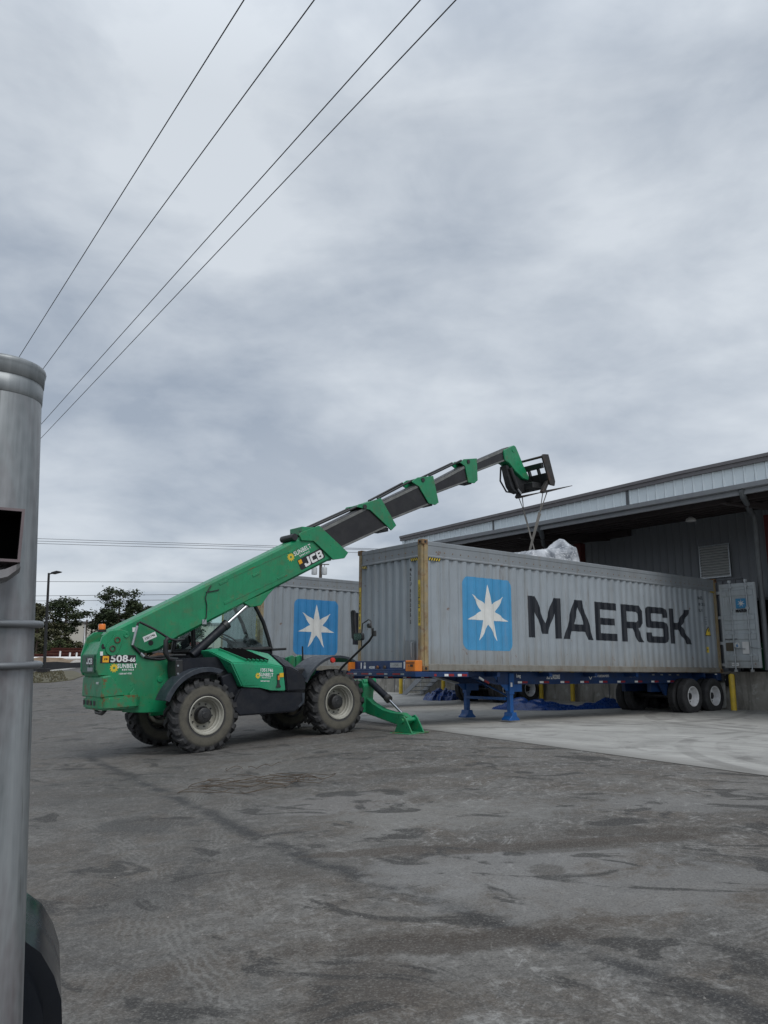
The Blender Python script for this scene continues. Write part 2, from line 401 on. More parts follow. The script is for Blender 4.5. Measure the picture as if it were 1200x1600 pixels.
    c = track(-4, 1, 6.4, .25, (.066, .055, .045), .6, 41, True)
    # oily seam running through the lot
    sx, sy = -5.56, 15.32; ex, ey = -.17, 6.14
    ln_ = math.hypot(ex-sx, ey-sy); nx, ny = -(ey-sy)/ln_, (ex-sx)/ln_
    dist = t.m('ADD', t.m('MULTIPLY', t.m('SUBTRACT', x, sx), nx), t.m('MULTIPLY', t.m('SUBTRACT', y, sy), ny))
    al = t.m('ADD', t.m('MULTIPLY', t.m('SUBTRACT', x, sx), (ex-sx)/ln_), t.m('MULTIPLY', t.m('SUBTRACT', y, sy), (ey-sy)/ln_))
    bend = t.m('MULTIPLY', t.m('MAXIMUM', t.m('SUBTRACT', al, 9.6), 0), .10)
    dn = t.m('ABSOLUTE', t.m('SUBTRACT', t.m('ADD', dist, t.m('MULTIPLY', t.m('SUBTRACT', t.noise(v, 2.2, 4), .5), .22)), bend))
    seam = t.m('MULTIPLY', t.m('MULTIPLY', t.rng(t.m('ADD', dn, t.m('MULTIPLY', mott, .12)), .20, .09), t.rng(t.noise(v, 2.1, 6, .65), .38, .52)), t.m('MULTIPLY', t.rng(al, -.5, 1), t.rng(al, 17, 14)))
    c = t.mix(t.m('MULTIPLY', seam, .85), c, (.028, .028, .029))
    # scraped pale ground and brown spills at known spots
    for px_, py_, ra, rb, col, am in ((1.0, 6.3, 1.1, .55, (.24, .235, .225), .6), (1.6, 5.6, 1.3, .5, (.22, .215, .205), .55), (.5, 8.3, 1.2, .7, (.23, .225, .21), .5), (-.5, 9.2, .7, .6, (.22, .21, .20), .5), (3.2, 8.2, 1.3, .5, (.21, .205, .195), .5),
            (.35, 4.9, .9, .16, (.058, .047, .038), .8), (1.5, 6.85, 1.3, .13, (.066, .052, .041), .8), (.2, 7.0, .8, .12, (.07, .056, .045), .75), (-.1, 4.2, .35, .5, (.060, .049, .040), .7), (-1.7, 6.2, .4, .7, (.056, .054, .052), .5), (-2.4, 8.6, .5, .5, (.045, .044, .043), .6)):
        e = t.m('ADD', t.m('POWER', t.m('DIVIDE', t.m('SUBTRACT', x, px_), ra), 2), t.m('POWER', t.m('DIVIDE', t.m('SUBTRACT', y, py_), rb), 2))
        e = t.m('ADD', e, t.m('MULTIPLY', t.m('ADD', t.m('MULTIPLY', t.m('SUBTRACT', blot2, .5), 2.4), t.m('MULTIPLY', t.m('SUBTRACT', mott, .5), 1.8)), 1.5))
        c = t.mix(t.m('MULTIPLY', t.rng(e, 1.3, .5), am), c, col)
    # dark damp stains
    st = t.rng(t.noise(t.map(v, loc=(13, 3, 0), rot=(0, 0, .5), sc=(1, 1.8, 1)), 1.15, 6, .62, .8), .565, .61)
    c = t.mix(t.m('MULTIPLY', st, .82), c, (.034, .032, .030))
    for px_, py_, ra, rb in ((2.47, 7.01, .42, .2), (1.55, 6.75, .5, .16), (1.2, 6.15, .14, .16), (.35, 11.1, .8, .3), (1.9, 7.2, .4, .15)):
        e = t.m('ADD', t.m('POWER', t.m('DIVIDE', t.m('SUBTRACT', x, px_), ra), 2), t.m('POWER', t.m('DIVIDE', t.m('SUBTRACT', y, py_), rb), 2))
        e = t.m('ADD', e, t.m('MULTIPLY', t.m('SUBTRACT', blot2, .5), 2.6))
        c = t.mix(t.m('MULTIPLY', t.rng(t.m('ADD', e, t.m('MULTIPLY', t.m('SUBTRACT', mott, .5), 1.6)), 1.15, .7), .55), c, (.05, .042, .034))
    c = t.mix(t.m('MULTIPLY', t.rng(grain, .50, .68), .30), c, (.25, .24, .225))
    c = t.mix(t.m('MULTIPLY', t.rng(grain, .5, .34), .36), c, (.035, .034, .033))
    c = t.mix(t.rng(agg, .75, .98, 0, .32), c, (.24, .23, .21)); c = t.mix(t.rng(agg, .22, .03, 0, .32), c, (.03, .03, .029))
    c = t.mix(t.rng(grit, .06, .03, 0, .55), c, (.28, .27, .25))
    t.put(b.inputs['Base Color'], c)
    t.put(b.inputs['Roughness'], t.rng(blot, .3, .7, .72, .92)); b.inputs['Specular IOR Level'].default_value = .3
    h = t.m('ADD', t.m('MULTIPLY', grain, .6), t.m('MULTIPLY', blot2, 1.2))
    t.put(b.inputs['Normal'], t.bump(h, .55, .012))
    return m
def concrete_yard_mat():
    m = bpy.data.materials.new('yard_concrete'); m.use_nodes = True; t = NT(m.node_tree); b = t.n['Principled BSDF']
    v = t.coord(); x, y, z = t.sep(v)
    n1 = t.noise(v, .7, 8, .72, .9); n2 = t.noise(t.map(v, rot=(0, 0, .66), sc=(.2, 2, 1)), 2.6, 7, .7, .4); n3 = t.noise(v, 60, 4, .7)
    c = t.mix(t.rng(n1, .32, .68), (.23, .225, .21), (.47, .46, .43))
    c = t.mix(t.m('MULTIPLY', t.rng(n2, .45, .68), .6), c, (.26, .255, .24))
    def track(cx, cy, r, wd, amt, ph):
        dx, dy = t.m('SUBTRACT', x, cx), t.m('SUBTRACT', y, cy)
        rr = t.m('SQRT', t.m('ADD', t.m('MULTIPLY', dx, dx), t.m('MULTIPLY', dy, dy)))
        mk = t.rng(t.m('ABSOLUTE', t.m('SUBTRACT', rr, r)), wd, wd*.6)
        mk = t.m('MULTIPLY', mk, t.rng(t.noise(t.map(v, loc=(ph, ph, 0)), .9, 4), .4, .55))
        return t.mix(t.m('MULTIPLY', mk, amt), c, (.155, .15, .14))
    for a in ((12, 11, 7.5, .16, .6, 3), (12, 11, 6.9, .14, .6, 8), (-3, 8, 14.2, .18, .55, 12), (-3, 8, 14.9, .15, .5, 14), (0, 30, 12.4, .2, .5, 18), (16, 20, 9, .17, .5, 22), (16, 20, 8.3, .15, .45, 24)): c = track(*a)
    c = t.mix(t.m('MULTIPLY', t.rng(t.noise(v, 1.4, 6, .65, .5), .56, .66), .6), c, (.12, .115, .108))
    en = t.m('ADD', t.m('MULTIPLY', t.m('SUBTRACT', x, .93), -.899), t.m('MULTIPLY', t.m('SUBTRACT', y, 17.17), -.438))
    c = t.mix(t.m('MULTIPLY', t.rng(t.m('ADD', en, t.m('MULTIPLY', n1, 1.6)), .15, .95), .75), c, (.125, .118, .108))   # asphalt dirt dragged over the edge
    c = t.mix(t.m('MULTIPLY', t.rng(n3, .4, .65), .22), c, (.48, .47, .44))
    t.put(b.inputs['Base Color'], c); b.inputs['Roughness'].default_value = .85; b.inputs['Specular IOR Level'].default_value = .25
    t.put(b.inputs['Normal'], t.bump(n3, .25, .008))
    return m
ASPH = asphalt_mat(); CONC = concrete_yard_mat()
EO = Vector((.93, 17.17)); ET = Vector((.438, -.899)); EN = Vector((-.899, -.438))   # concrete edge line and its normal
def edge_pt(dn, e): return EO + EN*dn + ET*e
def lat(lo, hi, fine0, fine1, st, grow=1.35):
    L = [fine0]
    while L[-1] < fine1: L.append(L[-1]+st)
    k = st
    while L[-1] < hi: k *= grow; L.append(min(hi, L[-1]+k))
    k = st; A = []; q = fine0
    while q > lo: k *= grow; q = max(lo, q-k); A.append(q)
    return A[::-1] + L
def sheet(name, dns, es, mt, dz):
    mb = MB(); n = len(es)
    for a in dns:
        for e in es:
            q = edge_pt(a, e); mb.v.append((q.x, q.y, zg(q.x, q.y)+dz))
    for i in range(len(dns)-1):
        for j in range(n-1): mb.f.append((i*n+j, (i+1)*n+j, (i+1)*n+j+1, i*n+j+1))
    return prop(mb.build(name, mt, smooth=60), kind='structure')
es = lat(-900, 900, -30, 26, .6)
dn_all = lat(-900, 900, -30, 12, .6)
dn_all = sorted(set([round(q, 3) for q in dn_all if abs(q) > .25] + [0.0]))
sheet('ground', dn_all, es, ASPH, 0)
sheet('pavement', [q for q in dn_all if -31 < q <= 0.001], [q for q in es if -45 < q < 40], CONC, .006)

# ------------------------------------------------------------------ shipping containers
PIT = .278
def corr_breaks(x0, x1, pit):
    L = []; q = x0
    while q < x1:
        for f in (0, .25, .5, .75):
            if x0 <= q + f*pit <= x1: L.append(q + f*pit)
        q += pit
    return L
def corr(x, x0, pit, y0, y1):
    f = ((x-x0)/pit) % 1.0
    k = 0 if f < .25 else (f-.25)/.25 if f < .5 else 1 if f < .75 else (1-f)/.25
    return y0 + (y1-y0)*k
SX0, SX1, Z0, HH, LL, WW = .16, 12.03, 1.257, 2.896, 12.192, 2.438
def side_y(x): return corr(x, SX0, PIT, .012, .046)
EPIT = .2625
def end_x(t): return corr(t, .16, EPIT, .014, .054)
ZB, ZT = Z0+.155, Z0+HH-.39
def corr_sheet(x0, x1, pit, f, z0, z1, th=.004):
    br = sorted(set([x0, x1] + corr_breaks(x0, x1, pit)))
    mb = MB()
    for x in br: mb.v += [(x, f(x), z0), (x, f(x), z1)]
    for i in range(len(br)-1): mb.f.append((2*i, 2*i+2, 2*i+3, 2*i+1))
    return mb, br
def sw(mb):      # swap x and y (for end walls)
    mb.v = [(y, x, z) for x, y, z in mb.v]; return mb
def star_poly(c, r, ri, n=7, k=1.0):
    P = []
    for i in range(2*n):
        a = math.pi/2 - i*math.pi/n; q = r if i % 2 == 0 else ri
        P.append((c[0] + q*math.cos(a)*k, c[1] + q*math.sin(a)))
    return P
def letters():
    z0, z1 = 2.085, 3.10; h = z1-z0; L = []
    def sc(poly, x0, x1): return [(x0 + (x1-x0)*a, z0 + h*b) for a, b in poly]
    L.append([sc([(0,0),(.2,0),(.2,.62),(.42,.10),(.58,.10),(.80,.62),(.80,0),(1,0),(1,1),(.78,1),(.5,.36),(.22,1),(0,1)], 3.44, 4.64)])
    L.append([sc([(0,0),(.20,0),(.27,.20),(.73,.20),(.80,0),(1,0),(.63,1),(.37,1)], 4.75, 5.95), sc([(.335,.38),(.5,.82),(.665,.38)], 4.75, 5.95)])
    L.append([sc([(0,0),(1,0),(1,.19),(.24,.19),(.24,.41),(.86,.41),(.86,.59),(.24,.59),(.24,.81),(1,.81),(1,1),(0,1)], 6.02, 7.00)])
    L.append([sc([(0,0),(.24,0),(.24,.36),(.48,.36),(.74,0),(1,0),(.74,.37),(.90,.42),(.98,.52),(.98,.86),(.90,.96),(.80,1),(0,1)], 7.16, 8.20), sc([(.24,.54),(.24,.82),(.70,.82),(.745,.77),(.745,.59),(.70,.54)], 7.16, 8.20)])
    L.append([sc(
        [(.13,0),(.87,0),(.96,.05),(1,.14),(1,.46),(.96,.55),(.87,.60),(.26,.60),(.23,.63),(.23,.79),(.26,.82),(.74,.82),(.77,.79),(.77,.72),(.99,.72),(.99,.86),(.95,.95),(.86,1),(.14,1),(.05,.95),(0,.86),(0,.54),(.04,.45),(.13,.41),(.74,.41),(.77,.38),(.77,.21),(.74,.18),(.26,.18),(.23,.21),(.23,.28),(0,.28),(0,.14),(.04,.05)], 8.31, 9.39)])
    L.append([sc([(0,0),(.2,0),(.2,.40),(.33,.40),(.74,0),(1,0),(.52,.52),(.98,1),(.72,1),(.33,.60),(.2,.60),(.2,1),(0,1)], 9.53, 10.64)])
    return L
def hazard(name_y, name_k, par, fy, breaks, x0, x1, z0, z1, post=None, n=5):
    drape(flat_bm([[[(x0, z0), (x1, z0), (x1, z1), (x0, z1)]]]), 'hazard_stripe', DECALK, par, lambda x: fy(x)-.003, breaks, post=post)
    st = (x1-x0)/n; P = []
    for i in range(n):
        a = x0 + i*st
        P.append([[(a, z0), (a+st*.45, z0), (a+st*.95, z1), (a+st*.5, z1)]])
    drape(flat_bm(P), 'hazard_stripe', YEL, par, lambda x: fy(x)-.005, breaks, post=post)
def make_container(full, lab, blue):
    c = empty('shipping_container', (CX, CY, 0), (0, 0, CYAW), lab, 'container', 'open top containers backed up to the dock')
    br = corr_breaks(SX0, SX1, PIT)
    mb, _ = corr_sheet(SX0, SX1, PIT, side_y, ZB, ZT); mb.build('side_wall', CONT, c)
    mb, _ = corr_sheet(SX0, SX1, PIT, lambda x: WW-side_y(x), ZB, ZT); mb.build('side_wall', CONT, c)
    mb, _ = corr_sheet(.16, WW-.16, EPIT, end_x, ZB, ZT); sw(mb).build('end_wall', CONT, c)
    MB().bb((.1, .1, Z0+.1), (LL-.1, WW-.1, Z0+.16)).build('floor', RUSTY, c)
    # rails
    for y0, y1 in ((0.006, .09), (WW-.09, WW-.006)):
        MB().bb((.16, y0, Z0+.012), (LL-.16, y1, ZB+.004)).build('bottom_rail', CONTD, c, bevel=.008)
    MB().bb((.006, .16, Z0+.012), (.09, WW-.16, ZB+.004)).build('bottom_rail', CONTD, c, bevel=.008)
    zt = Z0+HH
    def rail_prof(sg, o):   # deep top rail: lip, flat web with bolts, sloped cap
        return [(o+sg*.000, ZT-.012), (o+sg*-.012, ZT), (o+sg*-.012, ZT+.028), (o+sg*.004, ZT+.045), (o+sg*.004, zt-.135), (o+sg*-.004, zt-.125), (o+sg*-.004, zt-.045), (o+sg*.022, zt-.03), (o+sg*.10, zt-.03), (o+sg*.10, ZT-.012)]
    for sg, o in ((1, .012), (-1, WW-.012)):
        r = MB().prism(rail_prof(sg, o), 0, .16, LL-.16).build('top_rail', CONTR, c)
        if full or sg == 1:
            b = MB()
            for i in range(46):
                x = .42 + i*.25; b.lathe([(.0001, 0), (.013, 0), (.013, .008), (.0001, .009)], (x, o+sg*.004-(.009 if sg == 1 else 0), ZT+.13), 1, 6)
            b.build('bolt', CAST, r)
    r = MB().prism(rail_prof(1, .012), 1, .16, WW-.16).build('top_rail', CONTR, c)
    b = MB()
    for i in range(8): b.lathe([(.0001, 0), (.013, 0), (.013, .008), (.0001, .009)], (.007, .36+i*.245, ZT+.13), 0, 6)
    b.build('bolt', CAST, r)
    MB().bb((LL-.16, .16, zt-.16), (LL-.02, WW-.16, zt-.03)).build('top_rail', CONTR, c, bevel=.01)
    # posts and castings
    for x0, y0 in ((0, 0), (0, WW-.16), (LL-.16, 0), (LL-.16, WW-.16)):
        pl = [(x0, y0), (x0+.16, y0), (x0+.16, y0+.16), (x0, y0+.16)]
        sx = 1 if x0 == 0 else -1; sy = 1 if y0 == 0 else -1; ox = x0 if x0 == 0 else x0+.16; oy = y0 if y0 == 0 else y0+.16
        prof = [(0, .055), (.02, .03), (.055, .03), (.055, .006), (.075, 0), (.16, 0), (.16, .16), (0, .16)]
        MB().prism([(ox+sx*a, oy+sy*e) for a, e in prof], 2, Z0+.118, zt-.118).build('corner_post', POSTM, c)
        for zz in (Z0, zt-.118):
            k = MB().bb((x0 - (.004 if x0 == 0 else -.004), y0-(.004 if y0 == 0 else -.004), zz), (x0+.164, y0+.164, zz+.118)).build('corner_casting', CAST, c, bevel=.01)
            yy = y0-.006 if y0 == 0 else y0+.166
            h = MB(); h.prism(rrect(x0+.05, zz+.03, x0+.115, zz+.09, .025, 3), 1, yy, yy+.004)
            h.build('hole', DECALK, k)
            if x0 == 0: MB().prism(rrect(y0+.05, zz+.03, y0+.115, zz+.09, .025, 3), 0, -.006, -.002).build('hole', DECALK, k)
    # paint: emblem, name, marks
    fy = side_y
    sq = rrect(1.225, 1.74, 2.86, 3.42, .17, 6)
    drape(flat_bm([[sq]]), 'emblem_panel', blue, c, lambda x: fy(x)-.003, br)
    drape(flat_bm([[star_poly((2.045, 2.585), .695, .25, 7, .97)]]), 'emblem_star', LOGOW, c, lambda x: fy(x)-.006, br)
    for L in letters(): drape(flat_bm([L]), 'letter', LETK, c, lambda x: fy(x)-.003, br)
    hazard(0, 0, c, lambda x: -.001, (), .175, .53, ZT-.075, ZT-.015)
    hazard(0, 0, c, lambda x: -.001, (), LL-.42, LL-.175, ZT-.06, ZT-.012, n=4)
    pe = lambda co: (co.y, co.x, co.z)
    hazard(0, 0, c, lambda x: .010, (), .17, .42, ZT-.075, ZT-.015, post=pe, n=4)
    hazard(0, 0, c, lambda x: .010, (), WW-.36, WW-.18, ZT-.075, ZT-.015, post=pe, n=3)
    zz = 3.50
    for ch in "MAEU 418286 2":
        if ch != ' ':
            drape(text_bm(ch, .105, .004), 'mark', DECALK, c, lambda x: end_x(x)-.004, corr_breaks(.16, WW-.16, EPIT), loc=(.435, zz), post=lambda co: (co.y, .87-co.x, co.z))
            zz -= .108
        else: zz -= .045
    for y in (.115, WW-.115):
        MB().bb((-.004, y-.035, 2.24), (.03, y+.035, 3.24)).build('warning_strip', YEL, c)
        drape(text_bm("CAUTION", .062, .002), 'mark', DECALK, c, lambda x: -.008, (), loc=(0, 3.0), rot=-math.pi/2, post=lambda co, y=y: (co.y, y-co.x, co.z))
        drape(flat_bm([[rrect(-.028, 2.62, .028, 2.86, .004, 2), rrect(-.02, 2.64, .02, 2.84, .004, 2)]]), 'mark', DECALK, c, lambda x: -.008, (), post=lambda co, y=y: (co.y, y-co.x, co.z))
        drape(text_bm("9'6\"", .06, .002), 'mark', DECALK, c, lambda x: -.008, (), loc=(0, 2.74), rot=-math.pi/2, post=lambda co, y=y: (co.y, y-co.x, co.z))
        drape(text_bm("HIGH 2.9M", .055, .002), 'mark', DECALK, c, lambda x: -.008, (), loc=(0, 2.43), rot=-math.pi/2, post=lambda co, y=y: (co.y, y-co.x, co.z))
    if full:
        # repaired plate on the end wall, lashing rod, small dents of bare metal
        for (t, s, z) in (("MAEU", .13, 3.50), ("418 286 2", .12, 3.31), ("45U1", .12, 3.12)):
            drape(text_bm(t, s, .003, 'LEFT', xs=.85), 'mark', LETK, c, lambda x: fy(x)-.004, br, loc=(11.08, z))
        for k, t in enumerate(("MAX GROSS", "32.500 KG", "TARE 4.700", "NET 27.800")):
            drape(text_bm(t, .05, .0, 'LEFT', xs=.6), 'mark', LETK, c, lambda x: fy(x)-.004, br, loc=(11.38, 2.93-k*.07))
        drape(flat_bm([[[(11.36, 2.36), (11.74, 2.36), (11.55, 2.66)]]]), 'warning_triangle', DECALK, c, lambda x: fy(x)-.004, br)
        drape(flat_bm([[[(11.41, 2.385), (11.69, 2.385), (11.55, 2.61)]]]), 'warning_triangle', YEL, c, lambda x: fy(x)-.006, br)
        drape(flat_bm([[[(11.54, 2.49), (11.58, 2.49), (11.555, 2.54), (11.575, 2.54), (11.535, 2.585), (11.545, 2.55), (11.525, 2.55)]]]), 'mark', DECALK, c, lambda x: fy(x)-.008, br)
        drape(flat_bm([[[(11.40, 1.86), (11.52, 1.86), (11.52, 2.03), (11.40, 2.03)]]]), 'sticker', YEL, c, lambda x: fy(x)-.004, br)
        drape(text_bm("9'6\"", .06, .002), 'mark', DECALK, c, lambda x: fy(x)-.006, br, loc=(11.46, 1.945))
        MB().bb((.01, .30, 1.49), (.014, .62, 1.93)).build('patch_plate', CONTR, c)
        MB().tube([(-.01, .36, 1.88), (-.03, .36, 1.86), (-.03, .36, 1.56), (-.01, .36, 1.54)], .018, 6).build('document_tube', CONTR, c, smooth=50)
    return c, br
C1, BR = make_container(True, 'grey open top container with black lettering on the blue chassis nearest the camera', LOGOB)
# right-hand rear door swung back 180 degrees, hinged on the near rear post
DX = LL + .07
door = empty('door', (0, 0, 0)); door.parent = C1
door['label'] = 'open rear door with lock rods and small star emblem'
y0, y1, zb, zt = -1.19, -.045, 1.405, 3.975
MB().bb((DX, y0, zb), (DX+.05, y1, zt)).build('door_panel', CONTDR, door, bevel=.01)
fr = MB(); fr.bb((DX-.03, y0, zb), (DX-.002, y0+.07, zt)); fr.bb((DX-.03, y1-.07, zb), (DX-.002, y1, zt)); fr.bb((DX-.03, y0+.07, zt-.12), (DX-.002, y1-.07, zt)); fr.bb((DX-.03, y0+.07, zb), (DX-.002, y1-.07, zb+.06))
fr.build('door_frame', CONTDR, door, bevel=.006)
for zc in (3.68, 2.93, 2.64, 2.35, 1.70):
    MB().prism([(DX-.004, zc-.11), (DX-.03, zc-.07), (DX-.03, zc+.06), (DX-.004, zc+.10)], 1, y0+.08, y1-.08).build('swage', CONTDR, door)
for yr in (-.42, -.93):
    MB().tube([(DX-.075, yr, zb-.10), (DX-.075, yr, zt+.10)], .019, 8).build('lock_rod', STEEL, door, smooth=50)
    for z in (zb-.08, 1.78, 2.45, 3.2, 3.86, zt+.06):
        MB().bb((DX-.10, yr-.045, z-.035), (DX-.032, yr+.045, z+.035)).build('rod_bracket', CONTDR, door, bevel=.006)
    MB().tube([(DX-.10, yr, 2.03), (DX-.11, yr-.1, 2.0), (DX-.10, yr-.36, 1.97)], .014, 6).build('handle', STEEL, door, smooth=50)
for z in (1.50, 2.16, 2.95, 3.72): MB().bb((DX-.03, y1-.01, z-.045), (DX+.04, .07, z+.045)).build('hinge', CONTDR, door, bevel=.008)
fd = lambda x: 0
dp = lambda co: (DX-.034+co.y, co.x, co.z)
MB().bb((DX-.036, -.90, 3.20), (DX-.031, -.56, 3.50)).build('emblem_panel', LOGOB, door)
dm = lambda co: (DX-.040+co.y, -co.x, co.z)
drape(flat_bm([[star_poly((.73, 3.35), .125, .04)]]), 'emblem_star', LOGOW, door, fd, post=dm)
drape(text_bm("MAERSK", .12, .006, xs=.86), 'lettering', DECALK, door, fd, loc=(.73, 3.12), post=dm)
MB().bb((DX-.036, -.40, 1.92), (DX-.031, -.14, 2.17)).build('data_plate', mat('plate_brown', (.10, .085, .06), .4), door)
MB().bb((DX-.036, -.87, 1.83), (DX-.031, -.66, 2.19)).build('paper_sheet', WHITE, door)
drape(flat_bm([[arc((.50, 2.08), .09, 0, 2*math.pi, 20)[:-1]]]), 'sticker', LOGOW, door, fd, post=dm)
drape(text_bm("6", .13, .006), 'mark', LOGOB2, door, lambda x: -.003, loc=(.50, 2.08), post=dm)
drape(text_bm("www.maersk.com", .055, .002), 'mark', DECALK, door, fd, loc=(.32, 2.28), post=dm)
MB().bb((DX-.038, -.50, 1.47), (DX-.033, -.28, 1.56)).build('label_sheet', DECALW, door)
drape(text_bm("45U1 9'6\"", .05, .0), 'mark', DECALK, door, fd, loc=(.39, 1.515), post=dm)

C2, _ = make_container(False, 'grey open top container with deep blue star panel behind the green telehandler', LOGOB2)
C2.location = K(.14, 7.55, 0)

# ------------------------------------------------------------------ container chassis trailers
def tape(par, y, z, xs, L=.16, fx=None):
    for i, x in enumerate(xs):
        MB().bb((x, y-.004, z-.025), (x+L*.9, y, z+.025)).build('reflector', DECALW, par)
        MB().bb((x+L, y-.004, z-.025), (x+L*2.2, y, z+.025)).build('reflector', REDR, par)
def dual_wheel(par, x, yf, sgn, z, r=.515):
    """one tyre and its disc; yf is the outer face, sgn points inboard"""
    wd = .27
    def P(prof): return [(a, yf+sgn*b) for a, b in prof]
    ty = MB().lathe(P([(.29, .03), (.30, .012), (.36, 0), (.45, .004), (.492, .022), (r, .055), (r, .085), (r-.012, .088), (r-.012, .1), (r, .103), (r, .13), (r-.012, .133), (r-.012, .145), (r, .148), (r, .175), (r-.012, .178), (r-.012, .19), (r, .193), (r, wd-.05), (.49, wd-.02), (.45, wd-.004), (.36, wd), (.29, wd-.03)]), (x, 0, z), 1, 40)
    w = ty.build('tyre', TYRET, par, smooth=35)
    return w
def make_trailer(lab, marks):
    t = empty('container_chassis', (CX, CY, 0), (0, 0, CYAW), lab, 'trailer', 'blue container chassis under the containers')
    zt = Z0 - .004
    for yb in (.45, 1.86):
        fl = MB(); prof = [(0.0, zt-.12), (0, zt), (11.9, zt), (11.9, .97), (11.4, .955), (2.75, .955), (2.05, zt-.12)]
        MB().prism(prof, 1, yb+.035, yb+.075).build('main_rail', BLUEC, t)
        MB().bb((2.75, yb, .955), (11.9, yb+.11, .985)).build('rail_flange', BLUEC, t, bevel=.004)
        MB().bb((2.75, yb, zt-.03), (11.9, yb+.11, zt)).build('rail_flange', BLUEC, t, bevel=.004)
        MB().bb((2.75, yb+.004, .986), (11.9, yb+.034, zt-.032)).build('rail_web', BLUEC, t)
        MB().prism([(1.95, zt-.13), (2.10, zt-.13), (2.80, .985), (2.80, .955), (2.72, .955)], 1, yb-.01, yb+.12).build('gooseneck_flange', BLUEC if yb < 1 else STEEL, t)
    # front bolster with orange end plates
    MB().bb((-.24, -.03, zt-.115), (.30, WW+.03, zt-.004)).build('front_bolster', BLUEC, t, bevel=.008)
    MB().bb((-.06, .36, zt+.035), (-.012, WW-.02, zt+.235)).build('bolster_plate', BLUEC, t, bevel=.006)
    MB().bb((-.20, .36, zt+.0), (-.062, WW-.02, zt+.05)).build('bolster_lip', BLUEC, t, bevel=.006)
    MB().bb((-.085, .30, zt+.0), (-.063, .355, zt+.235)).build('bolster_rib', BLUEC, t)
    for ya, yb in ((.0, .33), (WW-.015, WW+.06)):
        MB().bb((-.225, ya, zt+.0), (-.012, yb, zt+.235)).build('end_plate', ORANGE, t, bevel=.012)
    MB().bb((-.228, .02, zt+.17), (-.226, .30, zt+.19)).build('slot', DECALK, t)
    MB().bb((-.231, .07, zt+.10), (-.226, .16, zt+.15)).build('latch', RUSTY, t)
    MB().lathe([(.0001, -.232), (.016, -.232), (.016, -.226)], (0, .21, zt+.12), 0, 10).build('bolt', CAST, t)
    if marks:
        pe = lambda co: (-.064+co.y, -co.x, co.z)
        for a, b2, z0_, z1_ in ((2.18, 2.14, .06, .20), (2.06, 1.98, .06, .13), (.58, .53, .06, .21)):
            MB().bb((-.066, b2, zt+z0_), (-.063, a, zt+z1_)).build('sticker', DECALW, t)
        drape(text_bm("402083", .075, .003), 'mark', DECALW, t, fd, loc=(-1.74, zt+.085), post=pe)
        drape(flat_bm([[arc((-2.02, zt+.17), .04, 0, 6.28, 12)[:-1]]]), 'mark', STEEL, t, fd, post=pe)
        MB().bb((-.066, .64, zt+.085), (-.063, 1.06, zt+.19)).build('plate', mat('grey_label', (.42, .43, .42), .6, var=.25, vs=30), t)
        drape(text_bm("TARE 6400\nGVW 67200", .035, 0), 'mark', DECALK, t, lambda x: -.003, loc=(-.85, zt+.14), post=pe)
        for yy in (1.25, 1.52):
            MB().lathe([(.0001, -.10), (.035, -.10), (.045, -.085), (.045, -.0625)], (0, yy, zt+.085), 0, 12).build('glad_hand', RUSTY, t, smooth=40)
    pf = MB()
    for i in range(4): 
        MB().bb((-.244, .35+i*.58, zt-.075), (-.240, .47+i*.58, zt-.04)).build('reflector', STEEL, t)
        MB().bb((-.244, .49+i*.58, zt-.075), (-.240, .75+i*.58, zt-.04)).build('reflector', REDR, t)
    # side strip beside the gooseneck
    MB().bb((.30, .0, zt-.115), (1.35, .07, zt-.006)).build('side_rail', BLUEC, t, bevel=.006)
    MB().bb((.30, WW-.07, zt-.115), (1.35, WW, zt-.006)).build('side_rail', BLUEC, t, bevel=.006)
    tape(t, 0, zt-.075, (.10, .62, 1.02), .13)
    tape(t, .449, 1.005, [3.45+i*.80 for i in range(9)], .16)
    for y in (.0, WW-.06):
        pass
    for s in (1.3, 2.35, 4.2, 6.0, 7.8, 11.2): MB().bb((s, .08, zt-.11), (s+.10, WW-.08, zt-.012)).build('cross_member', BLUEC, t)
    # reflective tape on the sloping near gooseneck
    a = math.atan2(-.3, .7)
    for x, z, m_ in ((2.12, 1.09, DECALW), (2.30, 1.02, REDR)):
        MB().box((x+.07, .437, z), (.17, .004, .05), Matrix.Rotation(-a*1.0, 3, 'Y')).build('reflector', m_, t)
    # landing gear
    for yl in (.42, 1.93):
        lg = MB().bb((3.13, yl, .72), (3.29, yl+.15, zt-.03)).build('landing_leg', BLUEL, t, bevel=.006)
        MB().bb((3.15, yl+.02, .28), (3.27, yl+.13, .72)).build('leg_tube', BLUEL, lg, bevel=.004)
        zf = .105
        MB().prism([(3.03, zf), (3.39, zf), (3.39, zf+.03), (3.30, zf+.10), (3.28, zf+.19), (3.14, zf+.19), (3.12, zf+.10), (3.03, zf+.03)], 1, yl-.06, yl+.21).build('foot', BLUEL, lg, bevel=.006)
        if yl < 1: MB().bb((3.16, yl-.004, .90), (3.22, yl-.001, 1.0)).build('label_plate', DECALW, lg)
        MB().prism([(2.55, zt-.03), (3.13, zt-.03), (3.13, .80), (3.06, .80)], 1, yl+.05, yl+.07).build('gusset', BLUEL, lg)
        MB().bb((3.29, yl+.04, .78), (3.60, yl+.06, .955)).build('gusset', BLUEL, lg)
    MB().bb((3.10, .57, .58), (3.17, 1.93, .65)).build('leg_brace', BLUEL, t, bevel=.004)
    MB().tube([(3.21, .5, .62), (3.21, 1.95, .62)], .028, 8).build('leg_brace', BLUEL, t, smooth=50)
    MB().tube([(3.25, 1.95, 1.15), (3.25, .62, .68)], .025, 6).build('leg_brace', BLUEL, t, smooth=50)
    # tandem
    MB().bb((9.4, .72, .70), (12.1, .84, .95)).build('slider_rail', BLUEC, t, bevel=.006)
